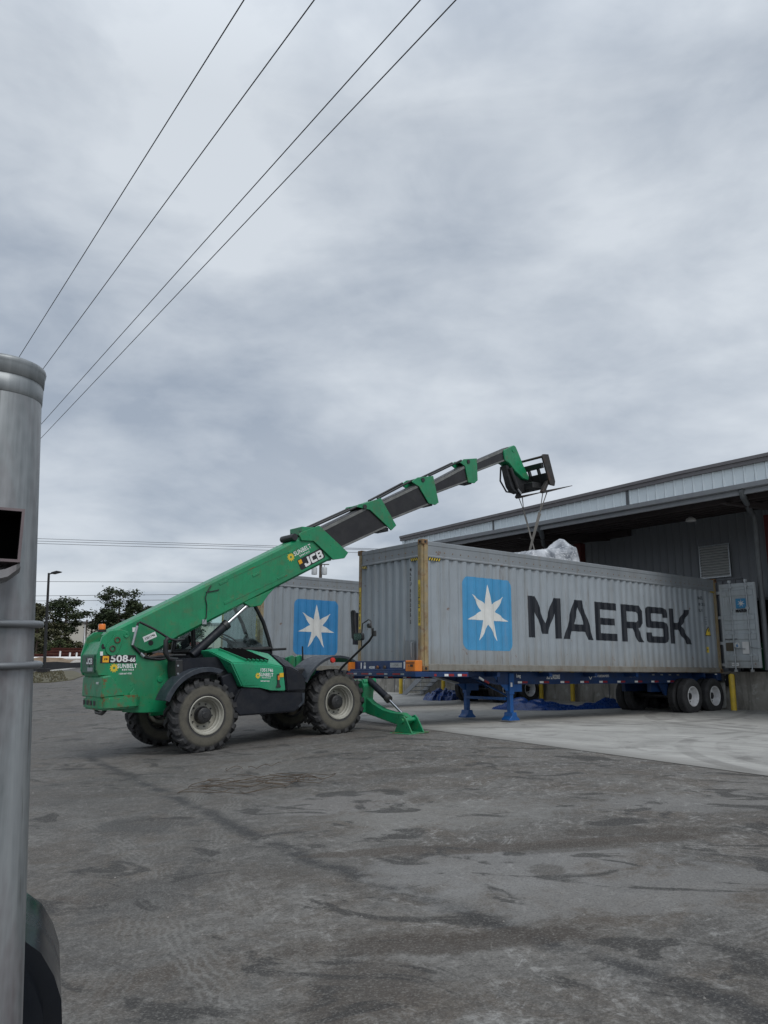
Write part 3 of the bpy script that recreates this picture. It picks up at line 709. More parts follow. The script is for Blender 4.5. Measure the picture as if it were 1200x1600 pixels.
    MB().bb((9.4, 1.60, .70), (12.1, 1.72, .95)).build('slider_rail', BLUEC, t, bevel=.006)
    MB().prism([(9.65, .95), (9.95, .60), (10.1, .60), (10.1, .95)], 1, .60, .66).build('hanger', BLUEC, t)
    for xa in (10.50, 11.70):
        MB().tube([(xa, .15, .575), (xa, WW-.15, .575)], .07, 12).build('axle', BLACK, t, smooth=40)
        for yc in (.65, 1.79):
            MB().prism([(xa-.5, .75), (xa-.2, .68), (xa+.2, .68), (xa+.5, .75), (xa+.5, .72), (xa+.2, .62), (xa-.2, .62), (xa-.5, .72)], 1, yc-.04, yc+.04).build('leaf_spring', BLACK, t)
        for yf, sg in ((.02, 1), (.335, 1), (WW-.02, -1), (WW-.335, -1)):
            wl = dual_wheel(t, xa, yf, sg, .575)
            if yf in (.02, WW-.02):
                def P(prof): return [(a_, yf+sg*b_) for a_, b_ in prof]
                rm = MB().lathe(P([(.292, .03), (.292, .012), (.280, .006), (.268, .014), (.262, .05), (.252, .13), (.235, .185), (.205, .20), (.13, .195), (.128, .20), (.128, .25)]), (xa, 0, .575), 1, 36).build('rim', WHITER, wl, smooth=40)
                hb = MB().lathe(P([(.11, .21), (.095, .12), (.06, .095), (.0001, .09)]), (xa, 0, .575), 1, 20).build('hub', BLACK, wl, smooth=40)
                nu = MB()
                for i in range(10):
                    an = i*math.pi/5; nu.lathe([(.0001, yf+sg*.172), (.014, yf+sg*.172), (.014, yf+sg*.20)], (xa+.155*math.cos(an), 0, .575+.155*math.sin(an)), 1, 6)
                nu.build('wheel_nut', STEEL, wl)
                ho = MB()
                for i in range(5):
                    an = i*2*math.pi/5+.3; ho.lathe([(.0001, yf+sg*.1935), (.026, yf+sg*.1935), (.026, yf+sg*.20)], (xa+.19*math.cos(an), 0, .575+.19*math.sin(an)), 1, 10)
                ho.build('hand_hole', DECALK, wl)
    for yc in (.06, WW-.62): 
        MB().prism([(yc, .955), (yc+.56, .955), (yc+.56, .20), (yc+.04, .20), (yc, .28)], 0, 12.335, 12.347).build('mud_flap', mat('mud_flap_pale', (.50, .50, .48), .6, dirt=(.25, .23, .2), dirt_amt=.5) if marks else BLACK, t)
    MB().bb((11.9, .05, zt-.22), (12.15, WW-.05, zt-.01)).build('rear_bolster', BLUEC, t, bevel=.008)
    MB().bb((12.15, -.0, zt-.26), (12.32, .30, zt-.02)).build('tail_light_box', BLACK, t, bevel=.012)
    for z in (zt-.06, zt-.2): MB().lathe([(.0001, -.004), (.02, -.004), (.02, .0)], (12.28, 0, z), 1, 8).build('stud', STEEL, t)
    MB().bb((11.7, -.004, zt-.05), (11.82, .002, zt-.025)).build('marker_lamp', DECALW, t)
    for i in range(4): MB().bb((9.1+i*.42, .442, zt-.075), (9.22+i*.42, .449, zt-.04)).build('slot', STEEL, t)
    if marks:
        fy_ = lambda x: .4445
        drape(text_bm("SCPZ402083", .15, .003, xs=.66), 'lettering', DECALW, t, lambda x: .001, loc=(4.78, 1.13), post=lambda co: (co.x, co.y, co.z))
        for o in [o for o in kids(t) if o.name.startswith('lettering')]: 
            for v in o.data.vertices: v.co.y = .45
        drape(text_bm("SOUTH CAROLINA PORTS", .085, .002, 'LEFT', xs=.66), 'lettering', DECALW, t, lambda x: .45, loc=(6.42, 1.155))
        drape(text_bm("SAFETY FIRST", .075, .001, 'LEFT', xs=.7), 'lettering', STEEL, t, lambda x: .45, loc=(8.02, 1.15))
        drape(text_bm("Long", .11, .004, 'LEFT', xs=.7), 'lettering', DECALW, t, lambda x: .409, loc=(3.36, 1.16))
        drape(flat_bm([[[(6.20, 1.19), (6.37, 1.19), (6.36, 1.14), (6.285, 1.06), (6.21, 1.14)], [(6.225, 1.175), (6.345, 1.175), (6.335, 1.145), (6.285, 1.09), (6.235, 1.145)]]]), 'emblem', DECALW, t, lambda x: .45)
    return t
T1 = make_trailer('blue container chassis with landing legs and white wheels nearest the camera', True)
T2 = copy_tree(T1); T2['label'] = 'blue container chassis half hidden beyond the nearer one, its white wheels seen underneath'
T2.location = K(.14, 7.55, .06)
for o in list(T2.children):
    if o.name.split('.')[0] in ('tyre', 'axle', 'leaf_spring', 'slider_rail', 'hanger'): o.location.x = .03
    if o.name.split('.')[0] in ('lettering', 'emblem', 'mark', 'plate', 'sticker'): bpy.data.objects.remove(o)

# ------------------------------------------------------------------ telehandler
MX, MYAW, MPIT = Vector((-3.8333, 15.56425, -.19723)), .68303428, .06090691
TH = empty('telehandler', MX, (0, -MPIT, MYAW), 'green telescopic handler with its long boom raised over the grey container', 'telehandler')
TH.rotation_mode = 'XYZ'
bpy.context.view_layer.update()
def Mw(p): return TH.matrix_world @ Vector(p)
WB = 2.949
def make_wheel():
    r0, r1 = .612, .662
    pr = [(.335, -.19), (.36, -.215), (.46, -.225), (.55, -.215), (.595, -.185), (r0, -.12), (r0+.004, 0), (r0, .12), (.595, .185), (.55, .215), (.46, .225), (.36, .215), (.335, .19)]
    mb = MB().lathe(pr, (0, 0, 0), 1, 64)
    n = 19
    for side in (-1, 1):
        for i in range(n):
            a0 = 2*math.pi*(i + (.5 if side > 0 else 0))/n
            pts = []
            # lug spine: from the centre line out over the shoulder
            for (yy, da, ra, rb, hw) in ((.005, .20, r0-.01, r1, .036), (.11, .11, r0-.01, r1, .040), (.195, .01, .585, r1-.012, .048), (.228, -.02, .54, .606, .05)):
                a = a0 - da
                for sgn in (-1, 1):
                    aa = a + sgn*hw/r1
                    for rr in (ra, rb):
                        k = hw*.0
                        pts.append((rr*math.cos(aa), side*yy, rr*math.sin(aa)))
            fs = []
            for q in range(3):
                b = q*4; e = b+4
                fs += [(b+1, b+3, e+3, e+1), (b, b+1, e+1, e), (b+2, e+2, e+3, b+3)]
            fs += [(0, 2, 3, 1), (12, 13, 15, 14)]
            mb.add(pts, fs)
    ty = mb.build('tyre', TYREM, TH, smooth=30)
    rp = [(.335, -.195), (.345, -.215), (.328, -.222), (.312, -.20), (.305, -.165), (.285, -.15), (.278, -.10), (.262, -.085), (.258, -.03), (.235, -.005), (.18, .0), (.155, -.02), (.15, .03)]
    rm = MB().lathe(rp, (0, 0, 0), 1, 48).build('rim', RIM, ty, smooth=35)
    hb = MB().lathe([(.0001, -.165), (.05, -.165), (.06, -.155), (.12, -.15), (.135, -.14), (.148, -.05), (.158, -.045), (.158, .03)], (0, 0, 0), 1, 28).build('hub', BLACK, ty, smooth=35)
    nb = MB()
    for i in range(10):
        a = 2*math.pi*i/10; nb.lathe([(.0001, -.03), (.014, -.03), (.014, .0)], (.205*math.cos(a), 0, .205*math.sin(a)), 1, 6)
    for i in range(6):
        a = 2*math.pi*i/6+.2; nb.lathe([(.0001, -.158), (.010, -.158), (.010, -.14)], (.095*math.cos(a), 0, .095*math.sin(a)), 1, 6)
    nb.build('wheel_bolt', BLACK, ty)
    MB().tube([(-.2, -.03, -.19), (-.215, -.12, -.20)], .014, 8).build('valve', STEEL, ty)
    return ty
w0 = make_wheel()
spots = [((0, -.89, .655), 0, .1), ((WB, -.89, .655), 0, 1.0), ((0, .89, .655), math.pi, .4), ((WB, .89, .655), math.pi, .7)]
for i, (l, rz, ry) in enumerate(spots):
    o = w0 if i == 0 else copy_tree(w0, TH)
    o.location = l; o.rotation_euler = (0, ry, rz)
MB().tube([(0, -.7, .655), (0, .7, .655)], .12, 12).build('axle', BLACK, TH, smooth=40)
MB().tube([(WB, -.7, .655), (WB, .7, .655)], .12, 12).build('axle', BLACK, TH, smooth=40)
# chassis
ch = MB()
for y in (-.38, .30): ch.bb((-.45, y, .62), (3.75, y+.08, .98))
ch.bb((.5, -.32, .55), (2.4, .30, .9)); ch.build('chassis', GREEN, TH, bevel=.01)
MB().bb((.35, -.86, .62), (2.3, .95, 1.38)).build('engine_bay', BLACK, TH, bevel=.03)
# tower plates
pl = [(-1.66, 2.13), (-1.53, 2.225), (-1.34, 2.25), (-1.19, 2.20), (-1.13, 1.96), (-.92, 1.735), (-.62, 1.685), (-.30, 1.675), (-.28, 1.0), (-.47, .735), (-.9, .755), (-1.28, .80), (-1.30, 1.10), (-1.55, 1.45), (-1.72, 1.46), (-1.755, 1.55), (-1.755, 1.83)]
np_ = MB().prism(pl, 1, -.45, -.39).build('tower_plate', GREEN, TH, bevel=.008)
MB().prism(pl, 1, .33, .39).build('tower_plate', GREEN, TH, bevel=.008)
MB().prism([(-1.64, 2.02), (-1.60, 2.05), (-1.20, 2.06), (-1.2, 1.4), (-1.70, 1.44), (-1.74, 1.55), (-1.74, 1.83)], 1, -.39, .33).build('rear_cover', GREEN, TH, bevel=.01)
MB().prism([(-1.762, 1.51), (-1.742, 1.51), (-1.742, 1.82), (-1.762, 1.82)], 1, -.34, .28).build('rear_panel', mat('green_dark_panel', (.010, .10, .05), .4), TH, bevel=.006)
pr_ = lambda co: (-1.764+co.y, -co.x, co.z)
MB().bb((-1.766, -.30, 1.645), (-1.7625, .06, 1.775)).build('decal_plate', DECALK, TH)
MB().bb((-1.768, -.27, 1.535), (-1.7625, -.02, 1.60)).build('plate', STEEL, TH)
MB().bb((-1.769, -.11, 1.605), (-1.7625, -.08, 1.64)).build('lock', DECALK, TH)
# pivot boss on the plate
bs = MB().prism(arc((-1.41, 2.055), .10, -.35, 2.1, 10) + arc((-1.485, 1.915), .125, 2.2, 5.6, 16), 1, -.475, -.452).build('pivot_plate', GREEN, TH, bevel=.006)
for x, z, r in ((-1.405, 2.06, .055), (-1.49, 1.915, .055)):
    MB().lathe([(r, -.476), (r, -.492), (r*.72, -.494), (r*.68, -.47), (.0001, -.47)], (x, 0, z), 1, 18).build('pin', RUSTY, bs, smooth=40)
MB().lathe([(.045, -.451), (.045, -.468), (.03, -.47), (.0001, -.455)], (-1.235, 0, 2.14), 1, 14).build('pin', GREEN, TH, smooth=40)
for (x, z, a, b) in ((-1.655, 1.955, .025, .05), (-1.63, 1.93, .02, .02)): MB().prism([(x+a*math.cos(i), z+b*math.sin(i)) for i in [k*.7 for k in range(9)]], 1, -.453, -.4505).build('slot', DECALK, TH)
MB().bb((-1.70, -.454, 1.80), (-1.65, -.4505, 1.87)).build('tag', DECALW, TH)
for x, z, r in ((-.44, 1.10, .055), (-.62, 1.36, .02), (-1.10, 1.14, .035)): MB().lathe([(r, -.4505), (r, -.454), (.0001, -.454)], (x, 0, z), 1, 14).build('hole', DECALK, TH)
MB().lathe([(.06, -.4505), (.055, -.47), (.0001, -.475)], (-.60, 0, 1.33), 1, 14).build('boss', GREEN, TH, smooth=40)
MB().prism([(-1.20, .95), (-1.06, .95), (-1.04, 1.12), (-1.10, 1.20), (-1.18, 1.12)], 1, -.50, -.452).build('lifting_eye', GREEN, TH, bevel=.01)
# decals on the tower
PLACE_JCB = 1
py = lambda co: (co.x, co.y, co.z)
def dec(bm, m_, loc, y=-.453, rot=0, nm='lettering'): return drape(bm, nm, m_, TH, lambda x: y, loc=loc, rot=rot)
dec(flat_bm([[[(-.32, -.07), (.32, -.07), (.32, .07), (-.32, .07)]]]), DECALK, (-1.375, 1.725), rot=-.045, nm='decal_plate')
dec(flat_bm([[[(-.055, -.055), (.055, -.055), (.055, .055), (-.055, .055)]]]), mat('decal_orange', (.80, .40, .02), .5), (-1.60, 1.735), -.456, -.045, 'decal_square')
dec(text_bm("JCB", .04, .002), DECALK, (-1.60, 1.735), -.458, -.045)
dec(text_bm("508", .165, .004, xs=1.25, spacing=1.05), DECALW, (-1.36, 1.728), -.456, -.045)
dec(text_bm("-66", .10, .004), DECALW, (-1.13, 1.70), -.456, -.045)
def block_jcb(h):
    P = []
    J = [(0,0),(.62,0),(.80,.10),(.88,.26),(.88,1),(.58,1),(.58,.34),(.52,.26),(.30,.26),(.24,.34),(.24,.42),(-.04,.42),(-.04,.10)]
    Cc = [(.16,0),(.86,0),(.86,.26),(.34,.26),(.28,.33),(.28,.67),(.34,.74),(.86,.74),(.86,1),(.16,1),(.03,.92),(0,.80),(0,.20),(.03,.08)]
    B = [(0,0),(.70,0),(.84,.08),(.88,.2),(.88,.36),(.80,.50),(.88,.63),(.88,.80),(.84,.92),(.70,1),(0,1)]
    h1 = [(.28,.20),(.55,.20),(.60,.26),(.60,.34),(.55,.40),(.28,.40)]; h2 = [(.28,.60),(.55,.60),(.60,.66),(.60,.74),(.55,.80),(.28,.80)]
    for loops, ox in (([J], -1.48), ([Cc], -.48), ([B, h1, h2], .50)):
        P.append([[((x+ox)*h, (z-.5)*h) for x, z in lp] for lp in loops])
    return flat_bm(P)
def sunflower(loc, r, y, rot=0):
    dec(flat_bm([[star_poly((0, 0), r, r*.66, 11), arc((0, 0), r*.26, 0, 2*math.pi, 12)[:-1]]]), YEL, loc, y, rot, 'flower_emblem')
drape(block_jcb(.10), 'lettering', DECALW, TH, lambda x: -.004, loc=(.12, 1.71), post=pr_)
sunflower((-1.45, 1.575), .085, -.453)
dec(text_bm("SUNBELT", .10, .0025, xs=.82, spacing=1.08), DECALW, (-1.215, 1.595), -.453, -.04)
dec(text_bm("RENTALS", .038, .002, spacing=1.5), DECALW, (-1.20, 1.53), -.453, -.04)
dec(text_bm("1-800-667-9328", .04, .001, xs=.9), DECALW, (-1.25, 1.465), -.453, -.03)
# counterweight and bumper
MB().prism([(-1.72, 1.08), (-1.70, 1.44), (-1.55, 1.455), (-1.30, 1.09)], 1, -.60, .40).build('counterweight', GREENW, TH, bevel=.02)
dec(text_bm("SUNBELT", .05, .002, xs=.7), DECALW, (0, 0), 0, 0)
for o in [o for o in kids(TH) if o.name.startswith('lettering')][-1:]: 
    for v in o.data.vertices: v.co = Vector((-1.728, -v.co.x-.42, v.co.z+1.33))
bp = MB(); prof = [(-1.0, -.52), (-1.05, -.62), (-1.14, -.665), (-1.60, -.665), (-1.71, -.60), (-1.745, -.50), (-1.745, .22), (-1.70, .32), (-1.60, .36), (-1.0, .36)]
bp.prism(prof, 2, .87, 1.09); bp.build('rear_bumper', GREENW, TH, bevel=.08, seg=4, smooth=60)
for i in range(4): MB().bb((-1.752, -.38+i*.17, .95), (-1.742, -.29+i*.17, 1.03)).build('bumper_slot', DECALK, TH)
MB().tube([(-1.62, -.5, .86), (-1.60, -.3, .80), (-1.55, .1, .80), (-1.5, .3, .86)], .035, 8).build('tow_bar', BLACK, TH, smooth=50)
# beacon
bc = MB().lathe([(.075, 2.215), (.075, 2.255), (.05, 2.26), (.0001, 2.26)], (-1.575, -.18, 0), 2, 16).build('beacon_base', BLACK, TH, smooth=40)
MB().lathe([(.062, 2.26), (.064, 2.33), (.055, 2.355), (.0001, 2.36)], (-1.575, -.18, 0), 2, 16).build('beacon', AMBER, bc, smooth=40)
# ---- boom
def boom_bar(name, poly, y0, y1, m_, bev=.02, seg=1): return MB().prism(poly, 1, y0, y1).build(name, m_, TH, bevel=bev, seg=seg)
b0 = boom_bar('boom_base', [(-1.50, 2.13), (-1.38, 2.265), (3.13, 4.335), (3.76, 3.72), (3.45, 3.665), (-.12, 2.08), (-.56, 1.84), (-.80, 1.80), (-1.10, 1.93)], -.27, .21, GREEN, .045)
for (x0, z0_, x1, z1_) in ((.75, 3.13, 2.60, 3.90), (.85, 2.70, 2.30, 3.30)):
    a = math.atan2(z1_-z0_, x1-x0); L = math.hypot(x1-x0, z1_-z0_)
    MB().box(((x0+x1)/2, -.274, (z0_+z1_)/2), (L, .006, .014), Matrix.Rotation(-a, 3, 'Y')).build('weld_seam', GREENW, b0)
for (x, z, l) in ((.80, 3.13, .20), (2.45, 3.82, .22), (.92, 2.76, .24), (2.15, 3.26, .22), (1.55, 3.30, .18)):
    MB().box((x, -.275, z), (l, .010, .05), Matrix.Rotation(-.43, 3, 'Y')).build('wear_pad_cover', GREEN, b0, bevel=.004)
MB().tube([(.53, -.28, 3.06), (.44, -.285, 2.93), (.40, -.29, 2.82), (.43, -.29, 2.68), (.42, -.285, 2.45), (.35, -.28, 2.33)], .011, 6).build('cable', BLACK, b0, smooth=50)
MB().tube([(.42, -.285, 2.93), (.62, -.285, 2.96), (.70, -.28, 2.98)], .010, 6).build('cable', BLACK, b0, smooth=50)
MB().bb((.33, -.29, 2.31), (.42, -.262, 2.40)).build('cable_clip', STEEL, b0)
c0 = MB(); cp = [(2.60, 4.16), (2.64, 4.22), (3.13, 4.40), (3.90, 3.83), (3.79, 3.70), (3.48, 3.655), (3.30, 3.80), (2.97, 4.05), (2.66, 4.05)]
c0.prism(cp, 1, -.315, -.272); c0.prism(cp, 1, .212, .255); c0.bb((2.70, -.27, 4.20), (3.10, .21, 4.36)); c0.build('collar', GREEN, TH, bevel=.006)
MB().tube([(2.50, -.30, 4.12), (2.50, .2, 4.12)], .075, 12).build('roller', BLACK, TH, smooth=40)
stages = [  # stage polygon, y range, edge strips
    ([(3.05, 4.27), (4.60, 4.98), (5.14, 4.49), (3.70, 3.90)], -.245, .185),
    ([(4.85, 5.03), (6.24, 5.645), (6.60, 5.155), (5.25, 4.66)], -.215, .155),
    ([(6.70, 5.72), (8.10, 6.39), (8.10, 5.90), (6.75, 5.42)], -.185, .125),
    ([(8.30, 6.45), (9.72, 7.03), (9.60, 6.62), (8.30, 6.14)], -.155, .095)]
for poly, ya, yb in stages:
    st = boom_bar('boom_stage', poly, ya, yb, BOOMK, .012)
    for i, j, k in ((0, 1, 1), (3, 2, -1)):
        p0, p1 = Vector((poly[i][0], 0, poly[i][1])), Vector((poly[j][0], 0, poly[j][1]))
        dv = (p1-p0).normalized(); nv = Vector((dv.z, 0, -dv.x))*k
        q = MB(); W1 = .075 if k == 1 else .05
        a, b, c_, d_ = p0+nv*.012, p1+nv*.012, p1+nv*W1, p0+nv*W1
        vs = [Vector((v.x, y, v.z)) for y in (ya-.012, ya-.001) for v in (a, b, c_, d_)]
        q.add(vs, [(0,1,2,3),(7,6,5,4),(0,4,5,1),(1,5,6,2),(2,6,7,3),(3,7,4,0)]); q.build('boom_edge', BOOMS, st)
for cp, ya, yb in (([(4.22, 4.90), (4.28, 4.97), (4.52, 5.02), (4.94, 5.17), (5.38, 4.54), (5.22, 4.41), (5.08, 4.52), (4.60, 4.86)], -.285, .225),
               ([(5.97, 5.66), (6.17, 5.79), (6.70, 5.88), (6.84, 5.21), (6.72, 5.14), (6.50, 5.16), (6.20, 5.56)], -.255, .195),
               ([(7.74, 6.34), (7.86, 6.45), (8.36, 6.53), (8.34, 5.93), (8.21, 5.84), (7.98, 5.84), (7.90, 6.26)], -.22, .16)):
    q = MB(); q.prism(cp, 1, ya, ya+.035); q.prism(cp, 1, yb-.035, yb)
    x0_, z0_ = cp[1]; x1_, z1_ = cp[3] if len(cp) == 8 else cp[2]
    q.prism([(x0_+.03, z0_-.06), (x0_+.03, z0_-.005), (x1_-.03, z1_-.02), (x1_-.03, z1_-.08)], 1, ya+.036, yb-.036)
    cc_ = q.build('collar', GREEN, TH, bevel=.005)
    MB().lathe([(.055, ya-.001), (.055, ya-.02), (.0001, ya-.02)], (x0_+.16, 0, z0_-.05), 1, 12).build('pin', BLACK, cc_)
    xb, zb_ = cp[-3] if len(cp) == 8 else cp[-3]
    MB().bb((xb-.28, ya+.05, zb_-.02), (xb-.05, yb-.05, zb_+.07)).build('wear_block', BLACK, cc_, bevel=.01)
for p0, p1 in (((2.70, 4.24), (4.30, 4.93)), ((4.90, 5.16), (6.00, 5.70)), ((6.60, 5.88), (7.78, 6.41))):
    for y in (-.20, .14): MB().tube([(p0[0], y, p0[1]), (p1[0], y, p1[1])], .026, 8).build('extension_rod', BLACK, TH, smooth=50)
# decals on boom
A = math.radians(25.2)
dec(flat_bm([[rrect(-.355, -.118, .355, .118, .03, 4)]]), DECALK, (2.925, 3.665), -.273, A, 'decal_plate')
dec(block_jcb(.185), DECALW, (2.985, 3.685), -.276, A)
dec(flat_bm([[[(-.045, -.045), (.045, -.045), (.045, .045), (-.045, .045)]]]), mat('decal_orange2', (.80, .40, .02), .5), (2.635, 3.59), -.276, A, 'decal_square')
sunflower((2.40, 3.685), .10, -.273, A)
dec(text_bm("SUNBELT", .135, .003, xs=.82, spacing=1.08), DECALW, (2.70, 3.845), -.273, A)
dec(text_bm("RENTALS", .05, .002, spacing=1.5), DECALW, (2.75, 3.765), -.273, A)
# nose, hitch, carriage
boom_bar('boom_nose', [(9.46, 6.89), (9.92, 7.09), (9.99, 7.06), (10.10, 6.86), (10.26, 6.55), (10.47, 6.23), (10.42, 6.13), (10.20, 6.17), (9.90, 6.34), (9.66, 6.55), (9.50, 6.60)], -.20, .14, GREEN, .015)
MB().tube([(9.86, -.215, 6.93), (9.86, .155, 6.93)], .05, 12).build('pin', GREEN, TH, smooth=40)
boom_bar('hitch_link', [(9.60, 6.50), (9.66, 6.20), (9.74, 5.92), (9.86, 5.78), (10.05, 5.74), (10.5, 5.86), (10.60, 6.02), (10.46, 6.14), (10.18, 6.14), (9.9, 6.30), (9.68, 6.52)], -.13, .07, BLACK, .01)
MB().tube([(9.72, -.16, 6.42), (9.98, -.16, 5.86)], .06, 10).build('tilt_ram', BLACK, TH, smooth=40)
MB().tube([(9.98, -.16, 5.86), (10.12, -.16, 5.74)], .03, 8).build('ram_rod', CHROME, TH, smooth=40)
MB().tube([(9.66, .12, 6.5), (9.62, .14, 6.1), (9.80, .1, 5.80), (10.2, .05, 5.78)], .025, 6).build('hose', BLACK, TH, smooth=50)
MB().bb((10.30, -.45, 5.86), (10.75, .40, 6.04)).build('hitch_beam', BLACK, TH, bevel=.02)
cpl = [(10.47, 6.74), (10.53, 6.80), (10.76, 6.82), (10.97, 6.06), (10.93, 5.93), (10.74, 5.94)]
for y in (-.71, .57): MB().prism(cpl, 1, y, y+.05).build('carriage_plate', DARKR, TH, bevel=.008)
MB().prism([(10.62, 6.28), (10.70, 6.30), (10.82, 5.98), (10.74, 5.95)], 1, -.66, .57).build('carriage_bar', BLACK, TH, bevel=.006)
MB().tube([(10.55, -.70, 6.74), (10.55, .60, 6.74)], .035, 10).build('carriage_bar', DARKR, TH, smooth=40)
MB().prism([(10.44, 6.55), (10.54, 6.57), (10.58, 6.42), (10.48, 6.40)], 1, -.66, .57).build('carriage_bar', BLACK, TH, bevel=.006)
for y in (-.45, -.12, .20, .46): MB().prism([(10.52, 6.55), (10.60, 6.57), (10.80, 5.97), (10.70, 5.95)], 1, y, y+.05).build('carriage_rib', BLACK, TH)
for yf in (-.66, .26):
    f = MB().prism([(10.44, 5.74), (10.50, 5.70), (10.62, 5.72), (11.80, 6.015), (11.79, 6.03), (10.60, 5.785), (10.78, 6.05), (10.70, 6.08), (10.56, 5.92)], 1, yf, yf+.11).build('fork', DARKR, TH, bevel=.004)
# hydraulic ram lifting the boom
MB().tube([(.16, -.20, 1.72), (.90, -.20, 2.30)], .088, 16).build('lift_cylinder', BLACKP, TH, smooth=40)
MB().tube([(.84, -.20, 2.253), (.915, -.20, 2.312)], .10, 16).build('cylinder_gland', BLACK, TH, smooth=40)
MB().tube([(.90, -.20, 2.30), (1.43, -.20, 2.715)], .036, 12).build('cylinder_rod', CHROME, TH, smooth=40)
MB().prism([(1.25, 2.73), (1.42, 2.63), (1.66, 2.665), (1.84, 2.88), (1.99, 3.02), (1.60, 2.86)], 1, -.26, -.14).build('ram_bracket', GREEN, TH, bevel=.01)
MB().tube([(-1.13, -.47, 1.96), (-1.03, -.475, 2.355), (-1.0, -.475, 2.37), (-.73, -.475, 2.24), (-.42, -.47, 2.05), (-.28, -.46, 2.015), (-.12, -.45, 2.03)], .022, 8).build('hose', BLACK, TH, smooth=60)
MB().tube([(-1.13, -.47, 1.96), (-1.04, -.475, 2.30)], .026, 8).build('hose_guard', STEEL, TH, smooth=60)
MB().tube([(-1.12, -.475, 1.95), (-.98, -.475, 1.80), (-.88, -.475, 1.73), (-.74, -.46, 1.70), (-.6, -.44, 1.68), (-.35, -.42, 1.70)], .024, 8).build('hose', BLACK, TH, smooth=60)
MB().tube([(-.98, -.476, 1.81), (-.92, -.476, 1.75)], .03, 8).build('hose_fitting', STEEL, TH, smooth=60)
for k in range(3): MB().tube([(-.85+k*.03, -.40+k*.03, 1.72), (-.6, -.40+k*.03, 1.73+k*.03), (-.3, -.38+k*.03, 1.75), (-.05, -.35, 1.74)], .02, 6).build('hose', RUSTY if k else BLACK, TH, smooth=60)
MB().bb((-1.05, -.272, 2.20), (-.99, -.270, 2.28)).build('tag', DECALW, TH)
drape(flat_bm([[[(-.13, -.05), (.13, -.05), (.13, .05), (-.13, .05)]]]), 'tag', DECALW, TH, lambda x: -.273, loc=(-.72, 2.10), rot=.38)
drape(text_bm("1351746", .06, .001), 'lettering', DECALK, TH, lambda x: -.275, loc=(-.72, 2.10), rot=.38)
MB().lathe([(.05, -.271), (.05, -.273), (.0001, -.273)], (-.70, 0, 1.99), 1, 12).build('hole', DECALK, TH)
# ---- black tank between tower and hood, exhaust
MB().prism(rrect(-.46, 1.36, .62, 1.68, .06, 3), 1, -.82, -.46).build('hydraulic_tank', BLACKP, TH, bevel=.02, seg=2, smooth=40)
MB().bb((-.47, -.84, 1.34), (-.33, -.50, 1.66)).build('tank_bracket', BLACK, TH, bevel=.01)
for z in (1.42, 1.56): MB().lathe([(.018, -.842), (.018, -.85), (.0001, -.85)], (-.43, 0, z), 1, 8).build('bolt', STEEL, TH)
MB().tube([(-.52, -.62, 2.05), (-.56, -.62, 2.02), (-.57, -.62, 1.80), (-.50, -.62, 1.68), (-.34, -.62, 1.66)], .045, 10).build('exhaust_pipe', BLACK, TH, smooth=60)
# ---- engine hood
yo, yi, yn = -1.12, -.72, -.34
def hood(name, m_, B, Cc, T, close):
    mb = MB(); n = len(B)
    for (x, z) in B: mb.v.append((x, yo, z))
    for (x, z) in Cc: mb.v.append((x, yo+.005, z))
    for (x, z) in T: mb.v.append((x, yi, z))
    for (x, z) in T: mb.v.append((x, yn, z+.01))
    for (x, z) in B: mb.v.append((x, yn, z))
    for r_ in range(4):
        for i in range(n-1): mb.f.append((r_*n+i, r_*n+i+1, (r_+1)*n+i+1, (r_+1)*n+i))
    mb.f.append(tuple(r_*n for r_ in range(5))); mb.f.append(tuple(r_*n+n-1 for r_ in reversed(range(5))))
    mb.f.append(tuple(list(range(n)) + [4*n+i for i in reversed(range(n))]))
    return mb.build(name, m_, TH, bevel=.022, seg=2, smooth=50)
Bq = [(.72, 1.11), (1.10, 1.095), (1.32, .985), (1.67, .965)]; Cq = [(.50, 1.57), (.72, 1.555), (1.30, 1.50), (1.63, 1.43)]; Tq = [(.24, 1.79), (.50, 1.83), (1.15, 1.775), (1.55, 1.69)]
hd = hood('engine_hood', HOODG, Bq, Cq, Tq, 0)
hood('hood_end', BLACKP, [(1.69, .965), (1.80, .96), (2.02, .95), (2.13, .95)], [(1.655, 1.43), (1.80, 1.41), (2.00, 1.31), (2.15, 1.16)], [(1.575, 1.685), (1.75, 1.64), (1.98, 1.52), (2.16, 1.36)], 0)
for i in range(6):
    a = Vector((.46+.092*i, -.728, 1.845-.008*i)); b = Vector((.86+.090*i, -1.075, 1.612-.009*i))
    dv = (b-a).normalized(); up = Vector((0, -.55, .83)); sd_ = dv.cross(up).normalized()*.031; up = sd_.cross(dv).normalized()
    if up.z < 0: up = -up
    vs = [q + s1*sd_ + h*up for q in (a, b) for s1 in (-1, 1) for h in (-.03, .010)]
    MB().add(vs, [(0,1,3,2),(4,6,7,5),(0,4,5,1),(2,3,7,6),(0,2,6,4),(1,5,7,3)]).build('vent_slot', VENTK, hd)
    vs = [q + s1*sd_ + h*up for q in (a, b) for s1 in (1.0, 1.40) for h in (-.03, .013)]
    MB().add(vs, [(0,1,3,2),(4,6,7,5),(0,4,5,1),(2,3,7,6),(0,2,6,4),(1,5,7,3)]).build('vent_rib', HOODG, hd)
sunflower((1.055, 1.295), .062, -1.1235)
dec(text_bm("1351746", .085, .002, xs=.98), DECALW, (1.245, 1.385), -1.1235, -.10)
dec(text_bm("SUNBELT", .09, .002, xs=.78, spacing=1.08), DECALW, (1.235, 1.30), -1.1235, -.09)
dec(text_bm("RENTALS", .034, .001, spacing=1.5), DECALW, (1.235, 1.245), -1.1235, -.09)
dec(text_bm("1-800-667-9328", .032, .001), DECALW, (1.20, 1.185), -1.1235, -.09)
